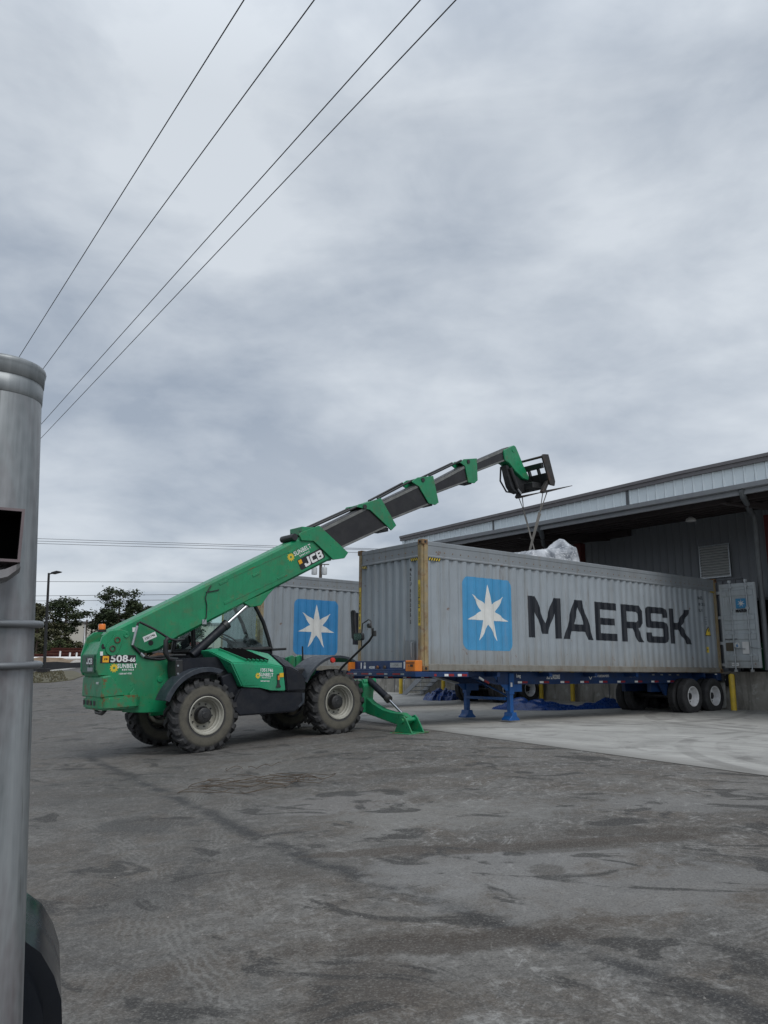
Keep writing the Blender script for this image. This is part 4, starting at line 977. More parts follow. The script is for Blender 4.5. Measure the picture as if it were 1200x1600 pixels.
MB().bb((1.53, -1.128, 1.235), (1.62, -1.123, 1.315)).build('sticker', mat('decal_amber', (.75, .45, .02), .5), TH)
MB().prism([(1.475, 1.30), (1.515, 1.30), (1.52, 1.12), (1.55, 1.05), (1.44, 1.05), (1.47, 1.12)], 1, -1.145, -1.123).build('latch', BLACK, TH, bevel=.004)
MB().bb((1.475, -1.15, 1.19), (1.515, -1.146, 1.27)).build('reflector', ORANGE, TH)
MB().prism([(.70, 1.09), (1.08, 1.075), (1.32, .96), (2.12, .935), (2.10, .70), (1.98, .60), (1.86, .555), (.66, .585), (.52, .72), (.60, .95)], 1, -1.10, -.44).build('side_tank', BLACKP, TH, bevel=.03, seg=2, smooth=50)
MB().prism([(2.05, .90), (2.11, .90), (2.09, .72), (1.97, .63), (1.95, .66), (2.05, .74)], 1, -1.112, -1.10).build('tank_step', FENDER, TH)
MB().prism([(.36, 1.32), (.60, 1.38), (.72, 1.08), (.62, .60), (.50, .58), (.44, .8)], 1, -.98, -.50).build('splash_guard', BLACKP, TH, bevel=.02)
# ---- mudguards
def fender(cx, cz, r, a0, a1, y0, y1, lip):
    o_ = arc((cx, cz), r, R(a0), R(a1), 14); i_ = arc((cx, cz), r-.025, R(a1), R(a0), 14); l_ = arc((cx, cz), r-lip, R(a1+3), R(a0), 14)
    mb = MB(); mb.prism(o_+i_, 1, y0, y1); mb.prism(o_+l_, 1, y0-.02, y0-.001)
    return mb.build('mudguard', FENDER, TH, bevel=.005)
fender(-.02, .665, .845, 158, 66, -1.13, -.70, .085)
fender(WB-.04, .69, .90, 152, 58, -1.12, -.42, .05)
fender(-.02, .665, .845, 158, 60, .70, 1.13, .085)
fender(WB-.04, .68, .90, 150, 58, .62, 1.12, .04)
MB().prism([(2.22, .98), (2.30, 1.0), (2.42, 1.38), (2.75, 1.50), (2.75, 1.3), (2.40, .8)], 1, -.60, -.55).build('guard_bracket', GREEN, TH)
MB().lathe([(.055, -1.13), (.05, -1.175), (.0001, -1.18)], (2.78, 0, 1.50), 1, 12).build('side_lamp', REDL, TH, smooth=40)
# ---- cab
cabf = MB()
yR, yL = .28, 1.16
side = [(-.02, 1.80), (.05, 2.20), (.30, 2.60), (.42, 2.72), (1.66, 2.80), (1.80, 2.74), (2.02, 2.35), (2.14, 2.0), (2.20, 1.78)]
for y in (yR, yL):
    cabf.tube([(x, y, z) for x, z in side], .042, 8)
    cabf.tube([(-.02, y, 1.80), (2.20, y, 1.78)], .05, 8)
    cabf.tube([(.42, y, 1.80), (.40, y, 2.72)], .05, 8)
for x, z in ((-.02, 1.80), (.42, 2.72), (1.70, 2.79), (2.20, 1.78)): cabf.tube([(x, yR, z), (x, yL, z)], .04, 8)
cabf.build('cab_frame', BLACK, TH, smooth=50)
MB().bb((-.05, yR-.02, 1.35), (2.24, yL+.02, 1.76)).build('cab_base', BLACKP, TH, bevel=.03)
MB().prism([(.40, 2.74), (1.68, 2.82), (1.68, 2.86), (.42, 2.80)], 1, yR+.02, yL-.02).build('cab_roof', BLACK, TH)
MB().prism([(.44, 1.82), (.44, 2.69), (1.66, 2.77), (1.78, 2.70), (1.99, 2.33), (2.11, 1.98), (2.15, 1.82)], 1, yR-.004, yR+.004).build('window', GLASS, TH)
MB().prism([(.44, 1.82), (.44, 2.69), (1.66, 2.77), (1.78, 2.70), (1.99, 2.33), (2.11, 1.98), (2.15, 1.82)], 1, yL-.004, yL+.004).build('window', GLASS, TH)
MB().prism([(.03, 1.83), (.08, 2.18), (.32, 2.57), (.36, 2.62), (.37, 1.83)], 1, yR-.004, yR+.004).build('window', GLASS, TH)
MB().prism([(.03, 1.83), (.08, 2.18), (.32, 2.57), (.36, 2.62), (.37, 1.83)], 1, yL-.004, yL+.004).build('window', GLASS, TH)
fw = MB(); fw.add([(x, y, z) for x, z in ((1.80, 2.73), (2.02, 2.34), (2.14, 1.99), (2.19, 1.80)) for y in (yR+.04, yL-.04)], [(0,1,3,2),(2,3,5,4),(4,5,7,6)]); fw.build('windscreen', GLASS, TH)
seat = MB().bb((.50, .50, 1.72), (1.0, .98, 1.86)).build('seat', BLACKP, TH, bevel=.04, seg=2)
MB().prism([(.50, 1.80), (.64, 1.82), (.52, 2.40), (.40, 2.42), (.36, 2.36)], 1, .50, .98).build('seat_back', BLACKP, TH, bevel=.04, seg=2)
drape(text_bm("B", .20, .004), 'lettering', DECALW, TH, lambda x: .495, loc=(.50, 2.16), rot=-.35)
MB().bb((.42, .30, 1.90), (.62, .46, 1.98)).build('armrest', mat('cab_red', (.35, .03, .02), .5), TH, bevel=.02)
sw_ = [Vector((1.40, .74, 2.04)) + Matrix.Rotation(R(62), 3, 'Y') @ Vector((.20*math.cos(a), .20*math.sin(a), 0)) for a in [i*2*math.pi/20 for i in range(20)]]
sw2 = [Vector((1.40, .74, 2.04)) + Matrix.Rotation(R(28), 3, 'Y') @ Vector((.20*math.cos(a), .20*math.sin(a), 0)) for a in [i*2*math.pi/20 for i in range(20)]]
q = MB(); q.tube(sw2, .016, 6, closed=True); q.tube([sw2[0], (1.40, .74, 2.02), sw2[10]], .014, 6); q.tube([(1.40, .74, 2.03), (1.55, .74, 1.76)], .03, 8)
q.build('steering_wheel', BLACK, TH, smooth=50)
MB().prism([(1.55, 1.76), (1.60, 1.98), (1.82, 2.02), (2.05, 1.88), (2.10, 1.76)], 1, .36, 1.08).build('dashboard', BLACKP, TH, bevel=.03)
MB().tube([(1.62, .42, 2.0), (1.66, .38, 2.1)], .02, 6).build('lever', STEEL, TH)
MB().bb((2.16, .16, 1.735), (2.52, .26, 1.785)).build('grab_rail', BLACK, TH, bevel=.012)
# ---- front frame and stabilisers
MB().bb((3.60, -.62, .42), (3.80, .62, 1.02)).build('front_frame', GREEN, TH, bevel=.02)
for y, h in ((-.05, 1.62), (.25, 1.62), (.36, 1.60)): MB().prism([(2.62, 1.0), (2.80, 1.0), (2.80, h-.05), (2.72, h), (2.62, h-.03)], 1, y, y+.06).build('front_bracket', GREEN, TH, bevel=.01)
MB().bb((2.3, -.5, 1.0), (3.0, .9, 1.12)).build('front_deck', GREEN, TH, bevel=.01)
MB().tube([(2.75, -.10, 1.3), (2.75, -.10, 1.80)], .02, 6).build('aerial', BLACK, TH)
for sg in (-1, 1):
    def fp(poly): return [(sg*-1*a, b) for a, b in poly]
    MB().prism(fp([(-.58, 1.04), (-.90, 1.04), (-.95, .92), (-.90, .70), (-.86, .36), (-.58, .36)]), 0, 3.70, 4.0).build('stabiliser_mount', GREEN, TH, bevel=.015)
    lg = MB().prism(fp([(-.72, .40), (-.88, .335), (-1.15, .29), (-1.41, .24), (-1.97, .14), (-2.20, .20), (-2.24, .32), (-2.06, .40), (-1.75, .405), (-1.43, .455), (-1.10, .57), (-.95, .66), (-.74, .70)]), 0, 3.80, 3.93).build('stabiliser_leg', GREEN, TH, bevel=.02)
    ca, cb, cc2 = Vector((3.90, sg*.90, 1.02)), Vector((3.90, sg*1.52, .65)), Vector((3.90, sg*2.06, .30))
    MB().tube([ca, cb], .072, 14).build('stabiliser_cylinder', BLACKP, TH, smooth=40)
    MB().tube([cb-(cb-ca).normalized()*.06, cb+(cb-ca).normalized()*.02], .085, 14).build('cylinder_gland', BLACK, TH, smooth=40)
    MB().tube([cb, cc2], .028, 10).build('cylinder_rod', CHROME, TH, smooth=40)
    MB().tube([(3.72, sg*.88, 1.0), (4.06, sg*.88, 1.0)], .06, 12).build('pin', GREEN, TH, smooth=40)
    ft = MB().bb((3.58, sg*1.90, .015), (4.12, sg*2.48, .04)).build('foot_plate', GREENW, TH, bevel=.006)
    for x in (3.68, 3.98): MB().prism(fp([(-1.92, .04), (-2.46, .04), (-2.30, .30), (-2.22, .36), (-2.10, .33)]), 0, x, x+.03).build('foot_cheek', GREEN, ft, bevel=.006)
    MB().tube([(3.64, sg*2.20, .27), (4.06, sg*2.20, .27)], .045, 12).build('foot_pin', GREEN, ft, smooth=40)
# ---- mirrors on their bent arm
MB().tube([(2.95, -1.05, 1.22), (3.0, -1.17, 1.35), (3.0, -2.10, 1.86), (3.0, -2.21, 1.96), (3.0, -2.22, 2.10)], .024, 8).build('mirror_arm', BLACK, TH, smooth=60)
MB().tube([(3.0, -2.20, 2.02), (3.0, -2.17, 2.24), (3.0, -2.10, 2.27), (3.0, -1.90, 2.20), (3.0, -1.86, 2.0), (3.0, -1.84, 1.75)], .012, 6).build('mirror_arm', BLACK, TH, smooth=60)
MB().bb((2.97, -2.31, 1.94), (3.02, -2.25, 2.05)).build('mirror_clamp', BLACK, TH, bevel=.008)
MB().lathe([(.0001, 2.95), (.045, 2.95), (.05, 3.0), (.0001, 3.04)], (0, -2.14, 2.15), 0, 10).build('mirror_knob', BLACK, TH)
mm = MB().bb((2.96, -1.66, 1.90), (3.04, -1.55, 2.48)).build('mirror_housing', BLACK, TH, bevel=.02, seg=2)
mr = MB().prism(rrect(-1.95, 1.87, -1.68, 2.02, .05, 4), 0, 2.93, 3.0).build('mirror_housing', BLACK, TH, bevel=.01)
MB().prism(rrect(-1.94, 1.88, -1.69, 2.01, .045, 4), 0, 2.926, 2.929).build('mirror_glass', MIRROR, mr)

# ------------------------------------------------------------------ warehouse and dock
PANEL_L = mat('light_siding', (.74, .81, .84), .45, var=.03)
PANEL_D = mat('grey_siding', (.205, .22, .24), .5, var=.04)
TRIM = mat('dark_trim', (.085, .09, .10), .45, var=.12)
ROOFT = mat('roof_trim_grey', (.15, .14, .145), .5, var=.1)
TRIM2 = mat('grey_trim', (.24, .25, .265), .45, var=.08)
SOFF = mat('soffit_deck', (.045, .035, .035), .7, var=.2)
REDS = mat('red_primer_steel', (.11, .018, .016), .6, var=.2, dirt=(.04, .02, .018), dirt_amt=.4)
def dock_conc():
    m = bpy.data.materials.new('dock_concrete'); m.use_nodes = True; t = NT(m.node_tree); b = t.n['Principled BSDF']; v = t.coord()
    n1 = t.noise(v, 1.2, 7, .65, .4); n2 = t.noise(t.map(v, sc=(1.5, 1.5, .25)), 2.3, 6, .7, .5); n3 = t.noise(v, 40, 4, .6)
    c = t.mix(t.rng(n1, .3, .7), (.20, .185, .16), (.36, .345, .31))
    c = t.mix(t.m('MULTIPLY', t.rng(n2, .48, .62), .75), c, (.12, .11, .095))
    c = t.mix(t.m('MULTIPLY', t.rng(t.noise(v, 2.7, 6), .60, .66), .6), c, (.46, .45, .42))
    t.put(b.inputs['Base Color'], c); b.inputs['Roughness'].default_value = .85
    t.put(b.inputs['Normal'], t.bump(n3, .3, .01)); return m
DOCKC = dock_conc()
KR = (0, 0, CYAW)
WH = empty('warehouse', (CX, CY, 0), KR, 'grey metal clad warehouse with deep canopy over the loading dock', 'warehouse')
def strip_mesh(name, wdt, m_, par, rib=.030):
    mb = MB()   # one siding strip, unit height, facing -x, with one raised rib and a shadow gap
    pr = [(0, 0), (0, wdt-.075), (-rib, wdt-.055), (-rib, wdt-.025), (0, wdt-.006), (.012, wdt-.005), (.012, wdt)]
    for x, y in pr: mb.v += [(x, y, 0), (x, y, 1)]
    for i in range(len(pr)-1): mb.f.append((2*i, 2*i+2, 2*i+3, 2*i+1))
    return mb.build(name, m_, par)
def strips(proto, t0, t1, wdt, s, zf, skip=None):
    t_ = t0; first = True
    while t_ < t1:
        for (za, zb_) in zf(t_):
            o = proto if first else proto.copy()
            if not first: COL.objects.link(o)
            first = False
            o.location = (s, t_, za); o.scale = (1, 1, zb_-za)
        t_ += wdt
ztop = lambda t_: 6.90 - .018*max(0, t_+1)
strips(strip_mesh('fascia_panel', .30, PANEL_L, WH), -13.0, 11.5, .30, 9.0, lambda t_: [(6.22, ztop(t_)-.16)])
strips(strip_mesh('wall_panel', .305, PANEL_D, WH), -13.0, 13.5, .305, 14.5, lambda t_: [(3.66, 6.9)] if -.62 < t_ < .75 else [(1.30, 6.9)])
MB().bb((14.515, -13, 1.3), (14.6, -.6, 7)).build('wall_liner', TRIM, WH); MB().bb((14.515, .75, 1.3), (14.6, 13.6, 7)).build('wall_liner', TRIM, WH)
MB().bb((14.515, -.6, 3.66), (14.6, .75, 7)).build('wall_liner', TRIM, WH)
dr = MB().bb((14.45, -.62, 1.3), (14.62, -.55, 3.70)); dr.bb((14.45, .72, 1.3), (14.62, .79, 3.70)); dr.bb((14.45, -.55, 3.62), (14.62, .72, 3.70)); dr.build('door_frame', TRIM, WH)
MB().bb((16.5, -4, 1.3), (16.6, 4, 4)).build('inner_wall', BLACK, WH)
# top trim (sloping slightly), gutter, lower trim
def sl(s0, s1, ta, tb, zo0, zo1, name, m_):
    vs = []
    for t_ in (ta, tb):
        for s_ in (s0, s1):
            for zo in (zo0, zo1): vs.append((s_, t_, ztop(t_)+zo))
    return MB().add(vs, [(0,1,3,2),(4,6,7,5),(0,4,5,1),(2,3,7,6),(0,2,6,4),(1,5,7,3)]).build(name, m_, WH)
for ta, tb in ((-13.0, -1.0), (-1.0, 11.75)):
    sl(8.90, 9.06, ta, tb, -.17, 0.0, 'roof_trim', ROOFT); sl(8.86, 8.90, ta, tb, -.06, .03, 'roof_edge', ROOFT)
    vs = []
    for t_ in (ta, tb):
        for s_, zo in ((9.0, 0.0), (30, 1.2), (30, .9), (9.0, -.12)): vs.append((s_+.07, t_, ztop(t_)+zo))
    MB().add(vs, [(0,1,2,3),(7,6,5,4),(0,4,5,1),(1,5,6,2),(2,6,7,3),(3,7,4,0)]).build('roof', TRIM2, WH)
for t_ in (6.50, .85, -4.8): MB().bb((8.955, t_-.04, 6.22), (8.975, t_+.04, ztop(t_)-.165)).build('joint_cover', TRIM, WH)
MB().bb((8.94, 11.52, 6.0), (9.10, 11.66, 6.52)).build('corner_trim', PANEL_L, WH)
g = MB().prism([(8.84, 6.10), (8.98, 6.09), (8.99, 6.225), (8.97, 6.225), (8.96, 6.12), (8.86, 6.13), (8.84, 6.22), (8.82, 6.22)], 1, -13.0, 11.7).build('gutter', TRIM2, WH)
MB().bb((8.985, -13.0, 5.96), (9.06, 11.6, 6.088)).build('eave_trim', TRIM2, WH, bevel=.006)
MB().prism([(9.06, 6.06), (14.5, 6.82), (14.5, 6.90), (9.06, 6.14)], 1, -13.0, 11.6).build('soffit', SOFF, WH)
for i in range(6):
    s_ = 9.6+i*.92; z_ = 6.06+(s_-9.06)*.1397
    MB().bb((s_, -13.0, z_-.20), (s_+.06, 11.6, z_-.003)).build('purlin', SOFF, WH)
for t_ in (-9.4, -2.0, 5.6):
    MB().prism([(9.3, 5.86), (12.9, 6.10), (14.45, 6.32), (14.45, 6.60), (9.3, 5.89)], 1, t_-.08, t_+.08).build('rafter', SOFF, WH)
for t_ in (-9.4, -1.42, 6.0):
    MB().bb((13.0, t_-.15, 1.33), (13.30, t_+.15, 6.12)).build('column', REDS, WH, bevel=.01)
MB().bb((14.20, 4.55, 6.38), (14.46, 13.4, 6.75)).build('header_beam', SOFF, WH)
# downspouts: back from the gutter under the canopy, then down in front of the columns
for t_, tg in ((-1.20, -2.72), (7.10, 4.42)):
    z_ = 5.98
    MB().tube([(8.95, tg, 6.10), (9.02, tg, 5.98), (9.25, tg+.1, 5.95), (12.3, t_-.05, 6.12), (12.52, t_, 6.06), (12.60, t_, 5.85), (12.60, t_, 1.34)], .085, 8).build('downspout', mat('downspout_grey', (.13, .14, .15), .5), WH, smooth=50)
# louvre
LOUV = mat('louvre_alloy', (.62, .63, .62), .45, var=.05)
lv = MB(); lv.bb((14.36, .66, 4.47), (14.40, .70, 5.62)); lv.bb((14.36, 1.75, 4.47), (14.40, 1.79, 5.62)); lv.bb((14.36, .70, 5.58), (14.40, 1.75, 5.62)); lv.bb((14.36, .70, 4.47), (14.40, 1.75, 4.51))
lf = lv.build('louvre_frame', STEEL, WH)
MB().bb((14.452, .68, 4.48), (14.46, 1.77, 5.60)).build('louvre_back', BLACK, lf)
for i in range(12):
    z_ = 4.52+i*.09
    MB().add([(14.36, .70, z_), (14.44, .70, z_+.07), (14.44, 1.75, z_+.07), (14.36, 1.75, z_), (14.362, .70, z_-.018), (14.362, 1.75, z_-.018)], [(0,1,2,3),(0,3,5,4)]).build('louvre_slat', LOUV, lf)
MB().lathe([(.0001, 0), (.17, -.02), (.15, .05), (.06, .12), (.0001, .13)], (12.0, .60, 6.10), 2, 16).build('lamp_shade', WHITE, WH, smooth=40)
# guard rail in front of the louvre (end of a dock leveller platform)
GR = empty('guard_rail', (CX, CY, 0), KR, 'low steel guard rail standing on the dock behind the container door', 'railing')
for t_ in [ -.45+i*.22 for i in range(7)]: MB().bb((12.95, t_, 1.33), (12.99, t_+.03, 4.20)).build('post', TRIM, GR)
MB().bb((12.94, -.45, 4.17), (13.0, .95, 4.21)).build('rail', TRIM, GR); MB().bb((12.94, -.45, 3.7), (13.0, .95, 3.74)).build('rail', TRIM, GR)
DW = empty('dock_wall', (CX, CY, 0), KR, 'stained concrete loading dock wall behind the trailers', 'wall')
MB().bb((12.70, -13.4, -.4), (16.4, 26, 1.30)).build('dock_platform', DOCKC, DW, bevel=.02)
for t_ in (-5, 3.3, 4.6, 10.7, 16.8): MB().bb((12.685, t_, -.2), (12.698, t_+.03, 1.27)).build('wall_joint', TRIM, DW)
for t_ in (-.1, 2.0, 7.4, 9.5): MB().bb((12.56, t_, .85), (12.699, t_+.28, 1.22)).build('dock_bumper', BLACK, DW, bevel=.02)
def zk(s, t_): q = K(s, t_); return zg(q.x, q.y)
# stairs
ST = empty('dock_stairs', (CX, CY, 0), KR, 'small galvanised steel stairs with handrails leading up to the dock', 'stairs')
zb_ = zk(12, 14.6)
for i in range(5):
    t_ = 14.55-i*.30; z_ = zb_+.19*(i+1)
    MB().bb((11.55, t_-.28, z_-.03), (12.50, t_, z_)).build('tread', STEEL, ST)
for s_ in (11.52, 12.50):
    MB().add([(s_, 14.85, zb_), (s_, 14.55, zb_), (s_, 13.05, zb_+.93), (s_, 13.05, zb_+1.16), (s_, 13.20, zb_+1.16), (s_+.04, 14.85, zb_), (s_+.04, 14.55, zb_), (s_+.04, 13.05, zb_+.93), (s_+.04, 13.05, zb_+1.16), (s_+.04, 13.20, zb_+1.16)],
        [(0,1,2,3,4),(9,8,7,6,5),(0,5,6,1),(1,6,7,2),(2,7,8,3),(3,8,9,4),(4,9,5,0)]).build('stringer', TRIM2, ST)
    for dz in (.5, .95):
        MB().tube([(s_+.02, 14.75, zb_+.1+dz), (s_+.02, 13.1, zb_+1.05+dz), (s_+.02, 12.7, zb_+1.1+dz)], .022, 6).build('handrail', STEEL, ST, smooth=50)
    for t_, dz in ((14.7, 0), (13.9, .52), (13.1, 1.0)): MB().tube([(s_+.02, t_, zb_+dz), (s_+.02, t_, zb_+dz+1.07)], .022, 6).build('rail_post', STEEL, ST, smooth=50)
# bollards
def bollard(s, t_, h, lab):
    q = K(s, t_); o = empty('bollard', (q.x, q.y, zg(q.x, q.y)-.02), (0, 0, 0), lab, 'bollard', 'yellow bollards along the dock')
    MB().lathe([(.085, 0), (.085, h-.06), (.06, h-.015), (.0001, h)], (0, 0, 0), 2, 18).build('post', YELP, o, smooth=40)
    MB().lathe([(.12, .0), (.12, .03), (.086, .035)], (0, 0, 0), 2, 18).build('base_collar', DOCKC, o, smooth=40)
bollard(11.9, 15.37, 1.15, 'yellow bollard beside the foot of the steel stairs')
bollard(12.3, 12.95, 1.15, 'yellow bollard behind the smaller pile of blue tarp')
bollard(12.45, 7.55, 1.15, 'yellow bollard seen under the container, left of the longer blue tarp')
bollard(12.45, 6.05, 1.15, 'yellow bollard seen under the container, above the middle of the longer blue tarp')
bollard(12.0, -.36, 1.12, 'yellow bollard just behind the rear wheels of the nearer trailer')

# ------------------------------------------------------------------ tarps, load, slings
from mathutils import noise as mn
def crumple(name, path, w0, hs, mt, lab, seed, nx=70, ny=26):
    """a crumpled sheet lying along a ground path of (s, t) points; hs = heights along it"""
    mb = MB(); P = [K(*q) for q in path]
    def along(u, L):
        u = u*(len(L)-1); i = min(len(L)-2, int(u)); return L[i]*(1-(u-i)) + L[i+1]*(u-i)
    for i in range(nx+1):
        u = i/nx; c = along(u, P); c2 = along(min(1, u+.02), P); c1 = along(max(0, u-.02), P); tv = (c2-c1).normalized(); nv = Vector((-tv.y, tv.x, 0))
        h = along(u, hs); wd = along(u, w0)*(1+.35*mn.noise(Vector((u*7, seed, 0))))
        for j in range(ny+1):
            v = j/ny*2-1; e = max(0, 1-abs(v)**2.2)
            q = c + nv*v*wd*.5 + tv*.10*mn.noise(Vector((u*9, v*3, seed)))
            f = mn.noise(Vector((u*6, v*1.6, seed+3))); f2 = mn.noise(Vector((u*13, v*3.2, seed+7))); f3 = mn.noise(Vector((u*30, v*8, seed)))
            z = zg(q.x, q.y) + .012 + h*e*(.55 + .75*abs(f) + .38*abs(f2) + .10*f3)
            if j in (0, ny) or i in (0, nx): z = zg(q.x, q.y)+.008
            mb.v.append((q.x, q.y, z))
    m = ny+1
    for i in range(nx):
        for j in range(ny): mb.f.append((i*m+j, (i+1)*m+j, (i+1)*m+j+1, i*m+j+1))
    o = mb.build(name, mt, smooth=38); return prop(o, lab, 'tarp')
crumple('tarp', [(7.75, 5.55), (8.2, 5.0), (8.7, 4.3), (9.2, 3.9), (9.7, 3.6), (10.3, 3.35), (10.9, 3.15)], [.3, 1.0, 1.1, .8, .5, .7, .9], [.05, .34, .36, .18, .10, .24, .30], BLUET, 'long crumpled dark blue tarp lying on the concrete under the nearer trailer', 2.3, 150, 36)
crumple('tarp', [(10.25, 11.75), (10.4, 11.3), (10.6, 10.8), (10.7, 10.4)], [.5, 1.0, 1.1, .7], [.20, .42, .44, .25], BLUET, 'small heap of crumpled blue tarp beside the steel stairs', 8.1, 70, 32)
def wrap_mat():
    m = bpy.data.materials.new('plastic_wrap'); m.use_nodes = True; t = NT(m.node_tree); b = t.n['Principled BSDF']; v = t.coord()
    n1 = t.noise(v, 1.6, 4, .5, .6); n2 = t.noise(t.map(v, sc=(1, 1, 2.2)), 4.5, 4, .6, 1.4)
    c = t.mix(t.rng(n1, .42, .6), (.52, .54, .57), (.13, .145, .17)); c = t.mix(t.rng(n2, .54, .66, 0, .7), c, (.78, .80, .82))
    t.put(b.inputs['Base Color'], c); b.inputs['Roughness'].default_value = .22; b.inputs['Coat Weight'].default_value = .6
    t.put(b.inputs['Normal'], t.bump(n2, .5, .05)); return m
def load():
    mb = MB(); nx, ny = 60, 30
    for i in range(nx+1):
        for j in range(ny+1):
            u, v = i/nx, j/ny; s = 4.25+2.38*u; t_ = .55+1.35*v
            e = min(1, 6*min(v, 1-v))**.5*min(1, 9*min(u, 1-u))**.6
            pk = math.exp(-((s-6.12)/.18)**2)*.38*math.exp(-((t_-1.2)/.42)**2) + math.exp(-((s-6.36)/.15)**2)*.20*math.exp(-((t_-1.15)/.5)**2) + math.exp(-((s-5.6)/.5)**2)*.13
            z = 2.9 + e*(1.50 + .12*(u) + pk + .06*mn.noise(Vector((s*3, t_*3, 1))) + .035*abs(mn.noise(Vector((s*6, t_*9, 5)))))
            q = K(s, t_); mb.v.append((q.x, q.y, z))
    m = ny+1
    for i in range(nx):
        for j in range(ny): mb.f.append((i*m+j, (i+1)*m+j, (i+1)*m+j+1, i*m+j+1))
    b = len(mb.v); ring = [i*m for i in range(nx+1)] + [nx*m+j for j in range(1, m)] + [i*m+ny for i in range(nx-1, -1, -1)] + [j for j in range(ny-1, 0, -1)]
    for r_ in ring: x, y, z = mb.v[r_]; mb.v.append((x, y, 1.5))
    n = len(ring)
    for k in range(n): mb.f.append((ring[k], ring[(k+1) % n], b+(k+1) % n, b+k))
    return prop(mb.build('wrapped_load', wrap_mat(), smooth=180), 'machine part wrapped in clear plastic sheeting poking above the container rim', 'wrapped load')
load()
STRAP = mat('sling_webbing', (.17, .16, .145), .8, var=.2, dirt=(.12, .11, .10), dirt_amt=.5)
def ribbon(pts, w_, th=.006, par=None, name='strap'):
    mb = MB(); P = [Vector(p_) for p_ in pts]; sid = []
    for i, p_ in enumerate(P):
        tv = (P[min(i+1, len(P)-1)]-P[max(0, i-1)]).normalized(); ang = CYAW + .5*i/len(P)
        h = Vector((math.cos(ang), math.sin(ang), 0)); h = (h - tv*h.dot(tv)).normalized(); nn = tv.cross(h)
        for a, b2 in ((-1, -1), (1, -1), (1, 1), (-1, 1)): mb.v.append(tuple(p_ + h*a*w_/2 + nn*b2*th/2))
    for i in range(len(P)-1):
        for k in range(4): mb.f.append((i*4+k, i*4+(k+1) % 4, i*4+4+(k+1) % 4, i*4+4+k))
    mb.f += [(0,1,2,3), tuple(len(mb.v)-4+k for k in (3,2,1,0))]
    return mb.build(name, STRAP, par)
for yf, endk, lab in ((-.605, (4.72, 1.1, 4.36), 'grey webbing sling hanging from the nearer fork, crossing in front of the other'),
                      (.315, (5.38, 1.4, 4.36), 'thin grey webbing sling hanging from the farther fork')):
    top = Mw((10.62, yf, 5.74)); end = K(endk[0], endk[1], endk[2])
    SL = empty('lifting_sling', top, (0, 0, 0), lab, 'sling', 'slings between the forks and the load')
    jn = top.lerp(end, .34 if yf < 0 else .22)
    lo = []
    for dx in (-.09, .09):
        a = Mw((10.62+dx, yf-.002, 5.78)); lo.append(a)
        ribbon([a-top, a.lerp(jn, .5)-top, jn-top], .035, .008, SL)
    pk = [jn.lerp(end, k/6) for k in range(7)]
    ribbon([q-top for q in pk], .115 if yf < 0 else .075, .010, SL)
    ribbon([lo[0]-top, Mw((10.60, yf, 5.85))-top, lo[1]-top], .035, .008, SL)

# ------------------------------------------------------------------ person on the dock, bin
def person():
    q = K(13.55, -.93, 1.30); o = empty('person', q, (0, 0, CYAW+2.6), 'person in dark clothes standing on the dock behind the open container door', 'person')
    V = [(0,0,.92),(0,0,1.12),(0,.01,1.36),(0,.02,1.47),(0,.05,1.56),(0,.06,1.66),
         (.09,0,.88),(.10,.02,.48),(.10,-.02,.08),(.10,.10,.05), (-.09,0,.88),(-.10,.03,.48),(-.10,.0,.08),(-.10,.12,.05),
         (.18,0,1.38),(.23,.0,1.12),(.20,.18,.98),(.17,.25,.97), (-.18,0,1.38),(-.23,0,1.12),(-.20,.18,.98),(-.17,.25,.97)]
    Ed = [(0,1),(1,2),(2,3),(3,4),(4,5),(0,6),(6,7),(7,8),(8,9),(0,10),(10,11),(11,12),(12,13),(2,14),(14,15),(15,16),(16,17),(2,18),(18,19),(19,20),(20,21)]
    Rr = [.14,.14,.15,.065,.09,.075,.10,.075,.05,.04,.10,.075,.05,.04,.075,.055,.042,.03,.075,.055,.042,.03]
    me = bpy.data.meshes.new('body'); me.from_pydata(V, Ed, []); me.update()
    b = bpy.data.objects.new('body', me); COL.objects.link(b); b.parent = o
    sk = b.modifiers.new('skin', 'SKIN'); sk.use_smooth_shade = True
    for i, r_ in enumerate(Rr): me.skin_vertices[0].data[i].radius = (r_, r_)
    me.skin_vertices[0].data[0].use_root = True
    b.modifiers.new('sub', 'SUBSURF').levels = 2; b.modifiers['sub'].render_levels = 2
    m = bpy.data.materials.new('person_clothes'); m.use_nodes = True; t = NT(m.node_tree); bs_ = t.n['Principled BSDF']
    x, y, z = t.sep(t.coord())
    c = t.mix(t.rng(z, .90, .91), (.02, .022, .03), (.012, .014, .022)); c = t.mix(t.rng(z, 1.475, 1.48), c, (.42, .25, .19))
    t.put(bs_.inputs['Base Color'], c); bs_.inputs['Roughness'].default_value = .75; me.materials.append(m)
    MB().lathe([(.0001, 1.775), (.06, 1.765), (.10, 1.71), (.108, 1.63), (.10, 1.60)], (0, .045, 0), 2, 14).build('hair', mat('hair_brown', (.05, .03, .02), .7), o, smooth=60)
person()
q = K(13.3, -1.08, 1.30)
GB = empty('bin', q, KR, 'green plastic bin on the dock beside the open container door', 'bin')
GBM = mat('bin_green', (.012, .10, .045), .45, var=.1)
MB().prism([(-.28, .05), (.28, .05), (.34, .80), (-.34, .80)], 1, -.33, .33).build('bin_body', GBM, GB, bevel=.03)
MB().bb((-.38, -.37, .80), (.38, .37, .88)).build('lid', GBM, GB, bevel=.03)
for y in (-.25, .25): MB().lathe([(.0001, -.03), (.10, -.03), (.10, .03), (.0001, .03)], (.25, y, .10), 1, 14).build('wheel', BLACK, GB)

